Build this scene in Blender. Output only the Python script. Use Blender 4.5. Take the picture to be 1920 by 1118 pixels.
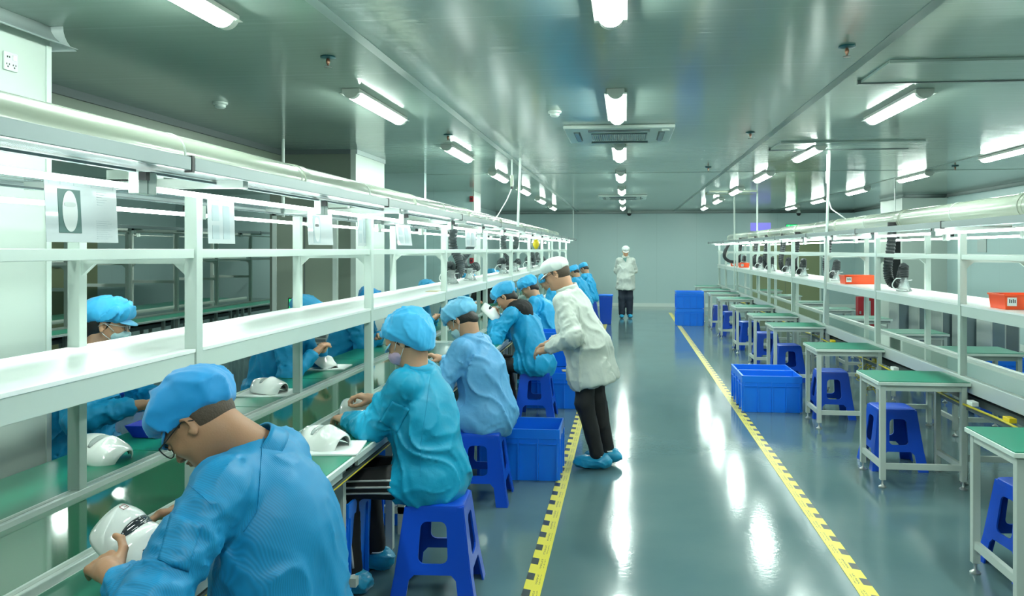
import bpy, math, random
import numpy as np
from mathutils import Vector, Matrix
for _o in list(bpy.data.objects): bpy.data.objects.remove(_o)
scene = bpy.context.scene
COL = scene.collection
# ------------------------------------------------------------------ camera, world, exposure
THETA = math.atan(0.1); CS, SN = math.cos(THETA), math.sin(THETA)
FPX, PX, PY, EYE = 1500.0, 1023.0, 468.0, 1.67
cam_d = bpy.data.cameras.new('camera'); cam = bpy.data.objects.new('camera', cam_d); COL.objects.link(cam)
cam.location = (0, 0, EYE); cam.rotation_euler = (math.pi/2, 0, THETA)
cam_d.sensor_width = 36; cam_d.lens = FPX/1920*36
cam_d.shift_x = -(PX-960)/1920; cam_d.shift_y = -(559-PY)/1920
cam_d.clip_start = 0.05; cam_d.clip_end = 100
scene.camera = cam
world = bpy.data.worlds.new('world'); scene.world = world; world.use_nodes = True
world.node_tree.nodes['Background'].inputs[0].default_value = (0.8, 1, 0.95, 1)
world.node_tree.nodes['Background'].inputs[1].default_value = 0.15
scene.view_settings.view_transform = 'Standard'; scene.view_settings.look = 'None'
scene.view_settings.gamma = 1.0; scene.view_settings.exposure = 0.2
try: scene.view_settings.use_curve_mapping = False
except Exception: pass
CEIL_E, TUBE_E = 80.0, 20.0      # emission of the ceiling lamps and of the tubes over the lines
CEIL = 2.79

def Yd(X, D): return (D + X*SN)/CS                    # world y of a point at depth D
def Xu(u, D): return (u-1173)*CS*D/FPX                # lateral x seen at column u, depth D
def Du(u, X): return X*FPX/CS/(u-1173)                # depth at which x = X is seen in column u
# ------------------------------------------------------------------ materials
MATS = {}
def mat(name, col, rough=0.5, metal=0.0, spec=0.5, noise=None, bump=None, coat=0.0, trans=0.0, alpha=1.0, emit=None, sss=0.0, sheen=0.0):
    if name in MATS: return MATS[name]
    m = bpy.data.materials.new(name); m.use_nodes = True; nt = m.node_tree; N = nt.nodes; L = nt.links
    b = N['Principled BSDF']; I = b.inputs
    I['Base Color'].default_value = (*col, 1); I['Roughness'].default_value = rough; I['Metallic'].default_value = metal
    I['Specular IOR Level'].default_value = spec; I['Coat Weight'].default_value = coat
    I['Transmission Weight'].default_value = trans; I['Alpha'].default_value = alpha
    I['Subsurface Weight'].default_value = sss; I['Subsurface Scale'].default_value = 0.02; I['Sheen Weight'].default_value = sheen
    tc = N.new('ShaderNodeTexCoord')
    if noise:
        amt, sc = noise[0], noise[1]
        n = N.new('ShaderNodeTexNoise'); n.inputs['Scale'].default_value = sc; n.inputs['Detail'].default_value = 4
        L.new(tc.outputs['Object'], n.inputs['Vector'])
        r = N.new('ShaderNodeMapRange'); r.inputs[3].default_value = 1-amt; r.inputs[4].default_value = 1+amt
        L.new(n.outputs['Fac'], r.inputs[0])
        mx = N.new('ShaderNodeVectorMath'); mx.operation = 'SCALE'; mx.inputs[0].default_value = col
        L.new(r.outputs[0], mx.inputs['Scale']); L.new(mx.outputs[0], I['Base Color'])
    if bump:
        kind, sc, st = bump
        if kind == 'stripe':
            w = N.new('ShaderNodeTexWave'); w.inputs['Scale'].default_value = sc; w.bands_direction = 'Y'
            w.inputs['Distortion'].default_value = 0.1; w.inputs['Detail'].default_value = 1
        else:
            w = N.new('ShaderNodeTexNoise'); w.inputs['Scale'].default_value = sc; w.inputs['Detail'].default_value = 5
        L.new(tc.outputs['Object'], w.inputs['Vector'])
        if kind == 'crease':
            w.inputs['Detail'].default_value = 3; w.inputs['Distortion'].default_value = 1.2
        if kind == 'stripe':
            r = N.new('ShaderNodeMapRange'); r.inputs[3].default_value = .90; r.inputs[4].default_value = 1.1; L.new(w.outputs['Fac'], r.inputs[0])
            mx = N.new('ShaderNodeVectorMath'); mx.operation = 'SCALE'; mx.inputs[0].default_value = col
            L.new(r.outputs[0], mx.inputs['Scale']); L.new(mx.outputs[0], I['Base Color'])
        bp = N.new('ShaderNodeBump'); bp.inputs['Strength'].default_value = st; bp.inputs['Distance'].default_value = 0.004
        L.new(w.outputs['Fac'], bp.inputs['Height']); L.new(bp.outputs[0], I['Normal'])
    if emit:
        I['Emission Color'].default_value = (*emit[0], 1); I['Emission Strength'].default_value = emit[1]
    MATS[name] = m; return m
def nodes_of(m): return m.node_tree.nodes, m.node_tree.links, m.node_tree.nodes['Principled BSDF']

M_white = mat('white_painted_metal', (0.56, 0.65, 0.60), 0.35, noise=(0.03, 6))
M_shelf = mat('white_laminate', (0.88, 0.92, 0.90), 0.3)
M_rail = mat('aluminium_profile', (0.60, 0.66, 0.63), 0.33, 0.35, bump=('noise', 60, 0.05))
M_grey = mat('grey_frame_paint', (0.42, 0.48, 0.44), 0.4, noise=(0.04, 8))
M_dgrey = mat('dark_grey_metal', (0.10, 0.13, 0.13), 0.5)
M_mat = mat('green_rubber_mat', (0.008, 0.195, 0.118), 0.30, noise=(0.06, 3))
M_blue = mat('blue_moulded_plastic', (0.003, 0.062, 0.50), 0.28, spec=0.5, bump=('noise', 90, 0.06))
M_crate = mat('bright_blue_crate_plastic', (0.004, 0.17, 0.78), 0.32, noise=(0.05, 5))
M_orange = mat('orange_plastic', (0.90, 0.09, 0.015), 0.35)
M_black = mat('black_plastic', (0.012, 0.013, 0.015), 0.4)
M_tube = mat('lit_tube', (1, 1, 1), 0.4, emit=((0.86, 1.0, 0.93), TUBE_E))
M_lamp = mat('lit_lamp_diffuser', (1, 1, 1), 0.4, emit=((0.86, 1.0, 0.92), CEIL_E))
M_duct = mat('cream_painted_duct', (0.36, 0.41, 0.33), 0.22, coat=0.4)
M_cap = mat('frosted_lamp_cap', (0.5, 0.55, 0.5), 0.35)
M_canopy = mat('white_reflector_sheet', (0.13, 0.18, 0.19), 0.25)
M_hose = mat('black_ribbed_hose', (0.035, 0.042, 0.045), 0.38)
M_clear = mat('clear_plastic', (0.9, 0.97, 0.97), 0.12, trans=0.85, alpha=0.7)
M_chrome = mat('zinc_steel', (0.45, 0.47, 0.46), 0.3, 0.8)
M_red = mat('red_enamel', (0.30, 0.012, 0.02), 0.4)
M_yellow = mat('yellow_plastic', (0.85, 0.62, 0.02), 0.35)
M_khaki = mat('khaki_door_paint', (0.20, 0.235, 0.125), 0.4)
M_foam = mat('white_foam_sheet', (0.80, 0.85, 0.83), 0.7)
M_gloss_white = mat('glossy_white_shell', (0.78, 0.80, 0.77), 0.12, coat=0.6)
M_visor = mat('dark_visor_glass', (0.03, 0.035, 0.04), 0.08, coat=0.5)
M_grey_visor = mat('grey_protective_film', (0.33, 0.37, 0.36), 0.3)

# belt: dark green, strongly reflecting
M_belt = mat('dark_green_belt', (0.006, 0.135, 0.062), 0.08, spec=0.6, coat=0.15)
M_belt_r = mat('pale_green_belt', (0.09, 0.19, 0.14), 0.10, spec=0.7, coat=0.5)
# wall panels with fine upright joints
def panel_wall(name, col, pitch=1.15, axis='x', rough=0.3):
    m = mat(name, col, rough, spec=0.4); N, L, b = nodes_of(m)
    tc = N.new('ShaderNodeTexCoord'); sp = N.new('ShaderNodeSeparateXYZ'); L.new(tc.outputs['Object'], sp.inputs[0])
    ad = N.new('ShaderNodeMath'); ad.operation = 'ADD'; L.new(sp.outputs['X' if axis == 'x' else 'Y'], ad.inputs[0]); ad.inputs[1].default_value = 100.3
    md = N.new('ShaderNodeMath'); md.operation = 'MODULO'; L.new(ad.outputs[0], md.inputs[0]); md.inputs[1].default_value = pitch
    lt = N.new('ShaderNodeMath'); lt.operation = 'LESS_THAN'; L.new(md.outputs[0], lt.inputs[0]); lt.inputs[1].default_value = 0.006
    mx = N.new('ShaderNodeMix'); mx.data_type = 'RGBA'; L.new(lt.outputs[0], mx.inputs[0])
    mx.inputs[6].default_value = (*col, 1); mx.inputs[7].default_value = (*[c*0.8 for c in col], 1)
    L.new(mx.outputs[2], b.inputs['Base Color']); return m
M_wall = panel_wall('pale_wall_panel', (0.37, 0.505, 0.495), 1.15, 'x')
M_wall_y = panel_wall('pale_wall_panel_side', (0.37, 0.505, 0.495), 1.15, 'y')
M_column = mat('white_column_panel', (0.47, 0.55, 0.50), 0.35)
M_block = mat('grey_green_partition', (0.15, 0.19, 0.15), 0.4)
M_cove = mat('cove_trim', (0.42, 0.50, 0.49), 0.35)
# floor: grey-green epoxy
M_floor = mat('epoxy_floor', (0.085, 0.135, 0.135), 0.10, spec=0.5, coat=0.0)
def _floor():
    N, L, b = nodes_of(M_floor); tc = N.new('ShaderNodeTexCoord')
    n = N.new('ShaderNodeTexNoise'); n.inputs['Scale'].default_value = 1.3; n.inputs['Detail'].default_value = 7; L.new(tc.outputs['Object'], n.inputs['Vector'])
    mx = N.new('ShaderNodeMix'); mx.data_type = 'RGBA'; L.new(n.outputs['Fac'], mx.inputs[0])
    mx.inputs[6].default_value = (0.052, 0.112, 0.132, 1); mx.inputs[7].default_value = (0.115, 0.185, 0.185, 1)
    L.new(mx.outputs[2], b.inputs['Base Color'])
    n2 = N.new('ShaderNodeTexNoise'); n2.inputs['Scale'].default_value = 34; n2.inputs['Detail'].default_value = 4; L.new(tc.outputs['Object'], n2.inputs['Vector'])
    bp = N.new('ShaderNodeBump'); bp.inputs['Strength'].default_value = 0.07; bp.inputs['Distance'].default_value = 0.006
    L.new(n2.outputs['Fac'], bp.inputs['Height']); L.new(bp.outputs[0], b.inputs['Normal']); L.new(bp.outputs[0], b.inputs['Coat Normal'])
    r = N.new('ShaderNodeMapRange'); r.inputs[3].default_value = 0.06; r.inputs[4].default_value = 0.19; L.new(n.outputs['Fac'], r.inputs[0]); L.new(r.outputs[0], b.inputs['Roughness'])
_floor()
M_ceil = mat('coated_steel_ceiling', (0.29, 0.38, 0.34), 0.13, spec=0.45)
def _ceil():
    N, L, b = nodes_of(M_ceil); tc = N.new('ShaderNodeTexCoord')
    mp = N.new('ShaderNodeMapping'); mp.inputs['Scale'].default_value = (0.5, 9, 1); L.new(tc.outputs['Object'], mp.inputs['Vector'])
    n2 = N.new('ShaderNodeTexNoise'); n2.inputs['Scale'].default_value = 2.2; n2.inputs['Detail'].default_value = 4; L.new(mp.outputs[0], n2.inputs['Vector'])
    bp = N.new('ShaderNodeBump'); bp.inputs['Strength'].default_value = 0.12; bp.inputs['Distance'].default_value = 0.012
    L.new(n2.outputs['Fac'], bp.inputs['Height']); L.new(bp.outputs[0], b.inputs['Normal'])
    sp = N.new('ShaderNodeSeparateXYZ'); L.new(tc.outputs['Object'], sp.inputs[0])
    ad = N.new('ShaderNodeMath'); ad.operation = 'ADD'; L.new(sp.outputs['Y'], ad.inputs[0]); ad.inputs[1].default_value = 11.5-3.8
    md = N.new('ShaderNodeMath'); md.operation = 'MODULO'; L.new(ad.outputs[0], md.inputs[0]); md.inputs[1].default_value = 1.15
    lt = N.new('ShaderNodeMath'); lt.operation = 'LESS_THAN'; L.new(md.outputs[0], lt.inputs[0]); lt.inputs[1].default_value = 0.006
    mx = N.new('ShaderNodeMix'); mx.data_type = 'RGBA'; L.new(lt.outputs[0], mx.inputs[0])
    mx.inputs[6].default_value = (0.29, 0.38, 0.34, 1); mx.inputs[7].default_value = (0.36, 0.45, 0.42, 1)
    L.new(mx.outputs[2], b.inputs['Base Color'])
_ceil()
# hazard tape: yellow, black blocks along one edge, small print along the other
M_tape = mat('hazard_tape', (0.8, 0.7, 0.05), 0.3, coat=0.3)
def _tape():
    N, L, b = nodes_of(M_tape); tc = N.new('ShaderNodeTexCoord'); sp = N.new('ShaderNodeSeparateXYZ'); L.new(tc.outputs['Object'], sp.inputs[0])
    def mth(op, a, bb, c=None):
        m = N.new('ShaderNodeMath'); m.operation = op
        for i, v in enumerate((a, bb)):
            if isinstance(v, (int, float)): m.inputs[i].default_value = v
            else: L.new(v, m.inputs[i])
        return m.outputs[0]
    x, y = sp.outputs['X'], sp.outputs['Y']
    slant = mth('ADD', y, mth('MULTIPLY', x, 0.35))
    ph = mth('MODULO', mth('ADD', slant, 100.0), 0.2)
    blk = mth('MULTIPLY', mth('LESS_THAN', ph, 0.085), mth('LESS_THAN', x, -0.006))
    n = N.new('ShaderNodeTexNoise'); n.inputs['Scale'].default_value = 1; n.inputs['Detail'].default_value = 1
    mp = N.new('ShaderNodeMapping'); mp.inputs['Scale'].default_value = (260, 110, 1); L.new(tc.outputs['Object'], mp.inputs['Vector']); L.new(mp.outputs[0], n.inputs['Vector'])
    words_ = mth('LESS_THAN', mth('MODULO', mth('ADD', y, 100.05), 0.2), 0.13)
    rows = mth('ADD', mth('MULTIPLY', mth('GREATER_THAN', x, 0.006), mth('LESS_THAN', x, 0.016)), mth('MULTIPLY', mth('GREATER_THAN', x, 0.024), mth('LESS_THAN', x, 0.030)))
    txt = mth('MULTIPLY', mth('MULTIPLY', mth('GREATER_THAN', n.outputs['Fac'], 0.53), rows), words_)
    fac = mth('MAXIMUM', blk, txt)
    mx = N.new('ShaderNodeMix'); mx.data_type = 'RGBA'; L.new(fac, mx.inputs[0])
    mx.inputs[6].default_value = (0.72, 0.62, 0.045, 1); mx.inputs[7].default_value = (0.030, 0.036, 0.040, 1)
    L.new(mx.outputs[2], b.inputs['Base Color'])
_tape()
# ------------------------------------------------------------------ mesh builder
class MB:
    def __init__(s): s.v = []; s.f = []; s.mi = []; s.cur = 0
    def add(s, vs, fs):
        o = len(s.v); s.v += [tuple(p) for p in vs]; s.f += [tuple(i+o for i in f) for f in fs]; s.mi += [s.cur]*len(fs)
    def box(s, x0, x1, y0, y1, z0, z1):
        if x0 > x1: x0, x1 = x1, x0
        if y0 > y1: y0, y1 = y1, y0
        s.add([(x0,y0,z0),(x1,y0,z0),(x1,y1,z0),(x0,y1,z0),(x0,y0,z1),(x1,y0,z1),(x1,y1,z1),(x0,y1,z1)],
              [(0,3,2,1),(4,5,6,7),(0,1,5,4),(1,2,6,5),(2,3,7,6),(3,0,4,7)]); return s
    def prism(s, poly, axis, a, b):
        n = len(poly)
        def mk(p, t):
            return {'x': (t, p[0], p[1]), 'y': (p[0], t, p[1]), 'z': (p[0], p[1], t)}[axis]
        s.add([mk(p, a) for p in poly]+[mk(p, b) for p in poly], [tuple(range(n))[::-1], tuple(range(n, 2*n))]+[(i, (i+1) % n, n+(i+1) % n, n+i) for i in range(n)]); return s
    def tube(s, pts, r, n=12, cap=True):
        pts = [Vector(p) for p in pts]; rs = r if isinstance(r, (list, tuple)) else [r]*len(pts); rings = []; up = None
        for i, p in enumerate(pts):
            t = (pts[min(i+1, len(pts)-1)]-pts[max(i-1, 0)]).normalized()
            if up is None:
                up = Vector((0, 0, 1)) if abs(t.z) < 0.9 else Vector((1, 0, 0))
            a = (up - t*up.dot(t)).normalized(); up = a; b2 = t.cross(a)
            rings.append([p+(a*math.cos(2*math.pi*k/n)+b2*math.sin(2*math.pi*k/n))*rs[i] for k in range(n)])
        vs = [q for R in rings for q in R]; fs = []
        for i in range(len(pts)-1):
            for k in range(n): fs.append((i*n+k, i*n+(k+1) % n, (i+1)*n+(k+1) % n, (i+1)*n+k))
        if cap: fs += [tuple(range(n))[::-1], tuple((len(pts)-1)*n+k for k in range(n))]
        s.add(vs, fs); return s
    def lathe(s, prof, c=(0,0,0), n=20):
        vs = []; fs = []
        for r, z in prof:
            for k in range(n): vs.append((c[0]+r*math.cos(2*math.pi*k/n), c[1]+r*math.sin(2*math.pi*k/n), c[2]+z))
        for i in range(len(prof)-1):
            for k in range(n): fs.append((i*n+k, i*n+(k+1) % n, (i+1)*n+(k+1) % n, (i+1)*n+k))
        if prof[0][0] > 1e-4: fs.append(tuple(range(n))[::-1])
        if prof[-1][0] > 1e-4: fs.append(tuple((len(prof)-1)*n+k for k in range(n)))
        s.add(vs, fs); return s
    def grid(s, fn, nu, nv, wrap=False):
        vs = [fn(i/nu, j/nv) for i in range(nu+1) for j in range(nv+1)]
        s.add(vs, [(i*(nv+1)+j, (i+1)*(nv+1)+j, (i+1)*(nv+1)+j+1, i*(nv+1)+j+1) for i in range(nu) for j in range(nv)]); return s
    def build(s, name, m, parent=None, smooth=False, bevel=0, solid=0, loc=None, kind=None, subsurf=0):
        me = bpy.data.meshes.new(name); me.from_pydata(s.v, [], s.f); me.validate()
        for mm in (m if isinstance(m, (list, tuple)) else [m]): me.materials.append(mm)
        if isinstance(m, (list, tuple)) and len(me.polygons) == len(s.mi): me.polygons.foreach_set('material_index', s.mi)
        o = bpy.data.objects.new(name, me); COL.objects.link(o)
        if parent: o.parent = parent
        if loc: o.location = loc
        if smooth:
            me.polygons.foreach_set('use_smooth', [True]*len(me.polygons))
            if smooth == 'auto': me.set_sharp_from_angle(angle=math.radians(40))
        if solid:
            md = o.modifiers.new('solid', 'SOLIDIFY'); md.thickness = solid; md.offset = 0
        if bevel:
            md = o.modifiers.new('bevel', 'BEVEL'); md.width = bevel; md.segments = 2; md.limit_method = 'ANGLE'; md.angle_limit = math.radians(50)
        if subsurf:
            md = o.modifiers.new('sub', 'SUBSURF'); md.levels = subsurf; md.render_levels = subsurf
        if kind: o['kind'] = kind
        return o
def tag(o, label, cat, group=None, kind=None):
    o['label'] = label; o['category'] = cat
    if group: o['group'] = group
    if kind: o['kind'] = kind
    return o
def thing(name, label, cat, loc=(0,0,0), rz=0, group=None):
    o = bpy.data.objects.new(name, None); COL.objects.link(o); o.location = loc; o.rotation_euler = (0,0,rz); o.empty_display_size = 0.1
    return tag(o, label, cat, group)
def dup(root, loc, rz=0, label=None, group=None, scale=None):
    def cp(o, par):
        c = o.copy(); COL.objects.link(c); c.parent = par
        for ch in list(o.children): cp(ch, c)
        return c
    kids = list(root.children); r = root.copy(); COL.objects.link(r)
    for ch in kids: cp(ch, r)
    r.location = loc; r.rotation_euler = (0, 0, rz)
    if scale: r.scale = (scale,)*3
    if label: r['label'] = label
    if group: r['group'] = group
    return r
ORD = ['nearest', 'second', 'third', 'fourth', 'fifth', 'sixth', 'seventh', 'eighth', 'ninth', 'tenth', 'eleventh', 'twelfth', 'thirteenth', 'fourteenth', 'fifteenth', 'sixteenth', 'seventeenth', 'eighteenth', 'nineteenth', 'twentieth']
def nth(i): return ORD[i]+('' if i == 0 else ' from the camera')
def struct(b, name, m, **k): return b.build(name, m, kind='structure', **k)
def rrect(x0, x1, z0, z1, r, n=5):
    out = []
    for cx, cz, a0 in ((x1-r, z1-r, 0), (x0+r, z1-r, 90), (x0+r, z0+r, 180), (x1-r, z0+r, 270)):
        for k in range(n+1):
            a = math.radians(a0+90*k/n); out.append((cx+r*math.cos(a), cz+r*math.sin(a)))
    return out
# ------------------------------------------------------------------ the room
YF, YB, XR, XL = 23.6, -3.2, 6.5, -9.2
struct(MB().box(XL, XR, YB, YF, -0.05, 0), 'floor', M_floor)
struct(MB().box(XL-.2, XR+.2, YB, YF+.2, CEIL, CEIL+0.06), 'ceiling', M_ceil)
struct(MB().box(XL, XR, YF, YF+.1, 0, CEIL), 'wall_far', M_wall)
struct(MB().box(XL, XR, YB-.1, YB, 0, CEIL), 'wall_near', M_wall)
struct(MB().box(XR, XR+.1, YB, YF, 0, CEIL), 'wall_right', M_wall_y)
struct(MB().box(XL-.1, XL, YB, YF, 0, CEIL), 'wall_left', M_wall_y)
struct(MB().box(-3.4, XR, YF-.03, YF, 0, 0.10), 'baseboard_far', M_white)
struct(MB().box(XR-.03, XR, 0, 16.2, 0, 0.10), 'baseboard_right', M_white)
# ceiling cornices
def cove(x0, y0, x1, y1, nx, ny, r=0.07):
    b = MB(); ln = math.hypot(x1-x0, y1-y0); n = 6
    def fn(i, j):
        a = math.pi/2*j; d = r*(1-math.sin(a)); h = r*(1-math.cos(a))
        return (x0+(x1-x0)*i+nx*d, y0+(y1-y0)*i+ny*d, CEIL-r+h*1.0)
    return b.grid(fn, 1, n)
def cove_obj(name, *a, **k): return struct(cove(*a, **k), name, M_cove, smooth=True, solid=0.003)
cove_obj('trim_1', XL+.1, YF-.004, XR, YF-.004, 0, -1)
cove_obj('trim_2', XR-.004, 0, XR-.004, YF, -1, 0)
# columns
def column(name, x0, x1, y0, y1, m=M_column):
    b = MB().box(x0, x1, y0, y1, 0, CEIL); r = 0.075
    o = struct(b, name, m)
    return o
column('wall_column_1', -4.1, -2.88, 2.2, Yd(-2.88, 4.02))
yc = Yd(-2.88, 4.02)
b = cove(-2.878, 2.2, -2.878, yc+.07, 1, 0, 0.10); bb = cove(-2.81, yc+.002, -4.1, yc+.002, 0, 1, 0.10); b.add(bb.v, bb.f)
struct(b, 'trim_3', M_cove, smooth=True, solid=0.003)
struct(MB().box(-2.885, -2.872, yc-.03, yc+.004, 0, CEIL-.1), 'trim_4', M_white)
ya, yb = Yd(-3.0, 8.94), Yd(-3.0, 10.0)
column('wall_column_2', -3.06, -3.0, ya, yb)
struct(MB().box(-4.0, -3.06, ya, yb, 0, CEIL), 'wall_partition_1', M_block)
yp = Yd(-2.93, 11.7); yq = Yd(-2.94, 15.4)
struct(MB().box(-4.3, -2.93, yp, yp+.12, 0, CEIL), 'wall_partition_2', M_wall)
struct(MB().box(XL, -3.95, 15.6, 15.72, 0, CEIL), 'wall_bay', M_wall)
struct(MB().box(-3.9, -2.94, yq, Yd(-2.94, 16.1), 0, CEIL), 'wall_partition_3', M_wall)
struct(MB().box(-2.94, -2.90, yq, Yd(-2.94, 16.1), 0, CEIL), 'wall_column_3', M_column)
struct(MB().box(-3.95, -3.85, 10.0, YF, 0, CEIL), 'wall_left_bay', M_wall_y)
struct(MB().box(-3.98, -3.86, yc, ya, 2.42, CEIL), 'wall_bulkhead', M_block)
struct(MB().box(-3.86, -3.84, yc, ya, CEIL-.06, CEIL), 'trim_5', M_dgrey)
struct(MB().box(-4.0, -3.06, ya-.02, ya, CEIL-.05, CEIL), 'trim_6', M_dgrey)
struct(MB().box(-3.0, -2.985, ya, yb, CEIL-.05, CEIL), 'trim_7', M_cove)
# column on the right
xa, yr = 5.62, Yd(6.0, 16.3)
struct(MB().box(xa, XR, yr, yr+1.4, 0, CEIL), 'wall_column_4', M_column)
b = cove(XR, yr-.002, xa-.07, yr-.002, 0, -1); c2 = cove(xa-.002, yr-.07, xa-.002, yr+1.4, -1, 0); b.add(c2.v, c2.f)
struct(b, 'trim_8', M_cove, smooth=True, solid=0.003)
# ceiling joint strips along the aisle
struct(MB().box(-1.43, -1.37, YB, YF, CEIL-.004, CEIL), 'trim_9', mat('joint_strip', (0.27, 0.36, 0.34), 0.3))
struct(MB().box(1.37, 1.43, YB, YF, CEIL-.004, CEIL), 'trim_10', mat('joint_strip_dark', (0.15, 0.22, 0.20), 0.35))
struct(MB().box(4.16, 4.19, YB, YF, CEIL-.004, CEIL), 'trim_11', MATS['joint_strip_dark'])
struct(MB().box(XL, XR, Yd(0, 11.67), Yd(0, 11.67)+.02, CEIL-.003, CEIL), 'trim_12', MATS['joint_strip_dark'])
# doors on the far wall
def leaf(name, x0, x1, y, z1, m, handle=True):
    o = struct(MB().box(x0, x1, y-.04, y-.002, 0, z1), name, m)
    fr = MB().box(x0-.05, x0, y-.05, y-.002, 0, z1+.05).box(x1, x1+.05, y-.05, y-.002, 0, z1+.05).box(x0-.05, x1+.05, y-.05, y-.002, z1, z1+.05)
    fr.build('door_frame', M_white, o)
    MB().box((x0+x1)/2-.004, (x0+x1)/2+.004, y-.043, y-.003, 0, z1).build('door_joint', M_dgrey, o)
    if handle: MB().box((x0+x1)/2+.05, (x0+x1)/2+.2, y-.09, y-.04, 1.0, 1.03).build('door_handle', M_chrome, o)
leaf('door_1', 3.62, 5.52, YF, 2.15, M_khaki)
leaf('door_2', -3.9, -3.25, ya, 2.05, mat('grey_door', (0.25, 0.30, 0.24), 0.4))
o = struct(MB().box(XL+.002, XL+.04, Yd(XL, 12.7), Yd(XL, 13.95), 0, 2.1), 'door_3', M_khaki)
MB().box(XL+.04, XL+.1, Yd(XL, 12.9), Yd(XL, 13.02), 1.38, 1.44).build('door_handle', M_chrome, o)
# floor tapes
tl = MB().box(-.045, .045, -1.0, 21.3, 0.0005, 0.0035).build('hazard_tape', M_tape, loc=(-.455, 0, 0))
tag(tl, 'yellow floor tape with black blocks beside the seated workers, left edge of the aisle', 'floor tape', 'aisle tapes')
tr = MB().box(-.045, .045, -21.3, 1.0, 0.0005, 0.0035).build('hazard_tape', M_tape, loc=(1.17, 0, 0)); tr.rotation_euler = (0, 0, math.pi)
tag(tr, 'yellow floor tape with dark blocks beside the empty workbenches, right edge of the aisle', 'floor tape', 'aisle tapes')

# ------------------------------------------------------------------ ceiling lamps
def make_lamp():
    t = thing('ceiling_lamp', 'lamp', 'ceiling lamp', group='tube lamps on the ceiling')
    MB().box(-.062, .062, 0, 1.24, -.030, -.001).box(-.080, .080, .0, 1.24, -.034, -.030).build('lamp_housing', M_cap, t, bevel=.002)  # wide lower flange is added to keep lamp light off the ceiling
    pr = [(-.056, -.033)]+[(.056*math.cos(a)/math.cos(.45), -.034-.062*(math.sin(a)-math.sin(.45))) for a in [math.pi-.45-(math.pi-.9)*k/10 for k in range(11)]]+[(.056, -.033)]
    MB().prism(pr, 'y', .05, 1.19).build('diffuser', M_lamp, t, smooth='auto')
    for y0, y1 in ((.0, .05), (1.19, 1.24)):
        MB().prism(pr, 'y', y0, y1).build('end_cap', M_cap, t, smooth='auto')
    return t
lamp0 = make_lamp(); first = True
COLS = [(-.07, 'over the aisle', range(-1, 7)), (-1.9, 'above the busy left line', range(-1, 7)), (2.07, 'above the empty right line', range(-1, 7)), (4.33, 'near the right wall', range(1, 7)), (-6.1, 'in the dim bay on the left', range(0, 5))]
for X, where, ks in COLS:
    for k in ks:
        y = Yd(X, 2.6+2.95*k)
        lab = ('long ceiling lamp %s, behind the camera' % where) if k < 0 else 'long ceiling lamp %s, %s' % (where, nth(k-ks[0] if ks[0] >= 0 else k) if k-ks[0] >= 0 else '')
        if first: lamp0.location = (X, y, CEIL); lamp0['label'] = lab; first = False
        else: dup(lamp0, (X, y, CEIL), 0, lab)
# ------------------------------------------------------------------ ceiling fittings
def sprinkler(X, y, lab, proto=[None]):
    if proto[0]: return dup(proto[0], (X, y, CEIL), 0, lab)
    t = thing('sprinkler', lab, 'sprinkler', (X, y, CEIL), group='ceiling sprinklers')
    MB().lathe([(.001, 0), (.042, 0), (.046, -.008), (.02, -.014), (.001, -.014)]).build('rose', mat('teal_metal', (.03, .14, .16), .3, .6), t, smooth='auto')
    b = MB().lathe([(.008, -.012), (.012, -.03), (.006, -.05), (.001, -.06)]).tube([(0, .012, -.014), (0, .016, -.035), (0, .004, -.06)], .003, 6).tube([(0, -.012, -.014), (0, -.016, -.035), (0, -.004, -.06)], .003, 6)
    b.build('nozzle', mat('brass_glass', (.25, .12, .07), .3, .5), t, smooth=True)
    MB().lathe([(.001, -.058), (.02, -.058), (.022, -.062), (.001, -.063)]).build('deflector', M_chrome, t, smooth='auto')
    proto[0] = t; return t
for u, v, lab in ((615, 122, 'brass sprinkler head on the ceiling above the busy left line, largest one'), (1588, 103, 'sprinkler head on the ceiling right of the aisle, beside the dark joint strip'),
                  (840, 262, 'sprinkler head on the ceiling just before the second left ceiling lamp'), (1407, 258, 'small sprinkler head on the ceiling right of the air conditioner'),
                  (1328, 320, 'distant sprinkler head on the ceiling by the long cross joint'), (1791, 318, 'sprinkler head on the ceiling close to the right wall')):
    D = 1.07*FPX/(468-v); X = Xu(u, D); sprinkler(X, Yd(X, D), lab)
def detector(u, v, lab, proto=[None]):
    D = 1.08*FPX/(468-v); X = Xu(u, D)
    if proto[0]: return dup(proto[0], (X, Yd(X, D), CEIL), 0, lab)
    t = thing('smoke_detector', lab, 'smoke detector', (X, Yd(X, D), CEIL), group='smoke detectors')
    MB().lathe([(.001, 0), (.055, 0), (.055, -.014), (.047, -.018), (.001, -.018)]).build('base', M_white, t, smooth='auto')
    MB().lathe([(.04, -.017), (.04, -.035), (.028, -.045), (.001, -.046)]).build('sensor_head', M_white, t, smooth='auto')
    proto[0] = t
detector(413, 202, 'white round smoke detector on the ceiling above the left duct')
detector(1040, 218, 'white round smoke detector on the ceiling left of the air conditioner')
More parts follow.
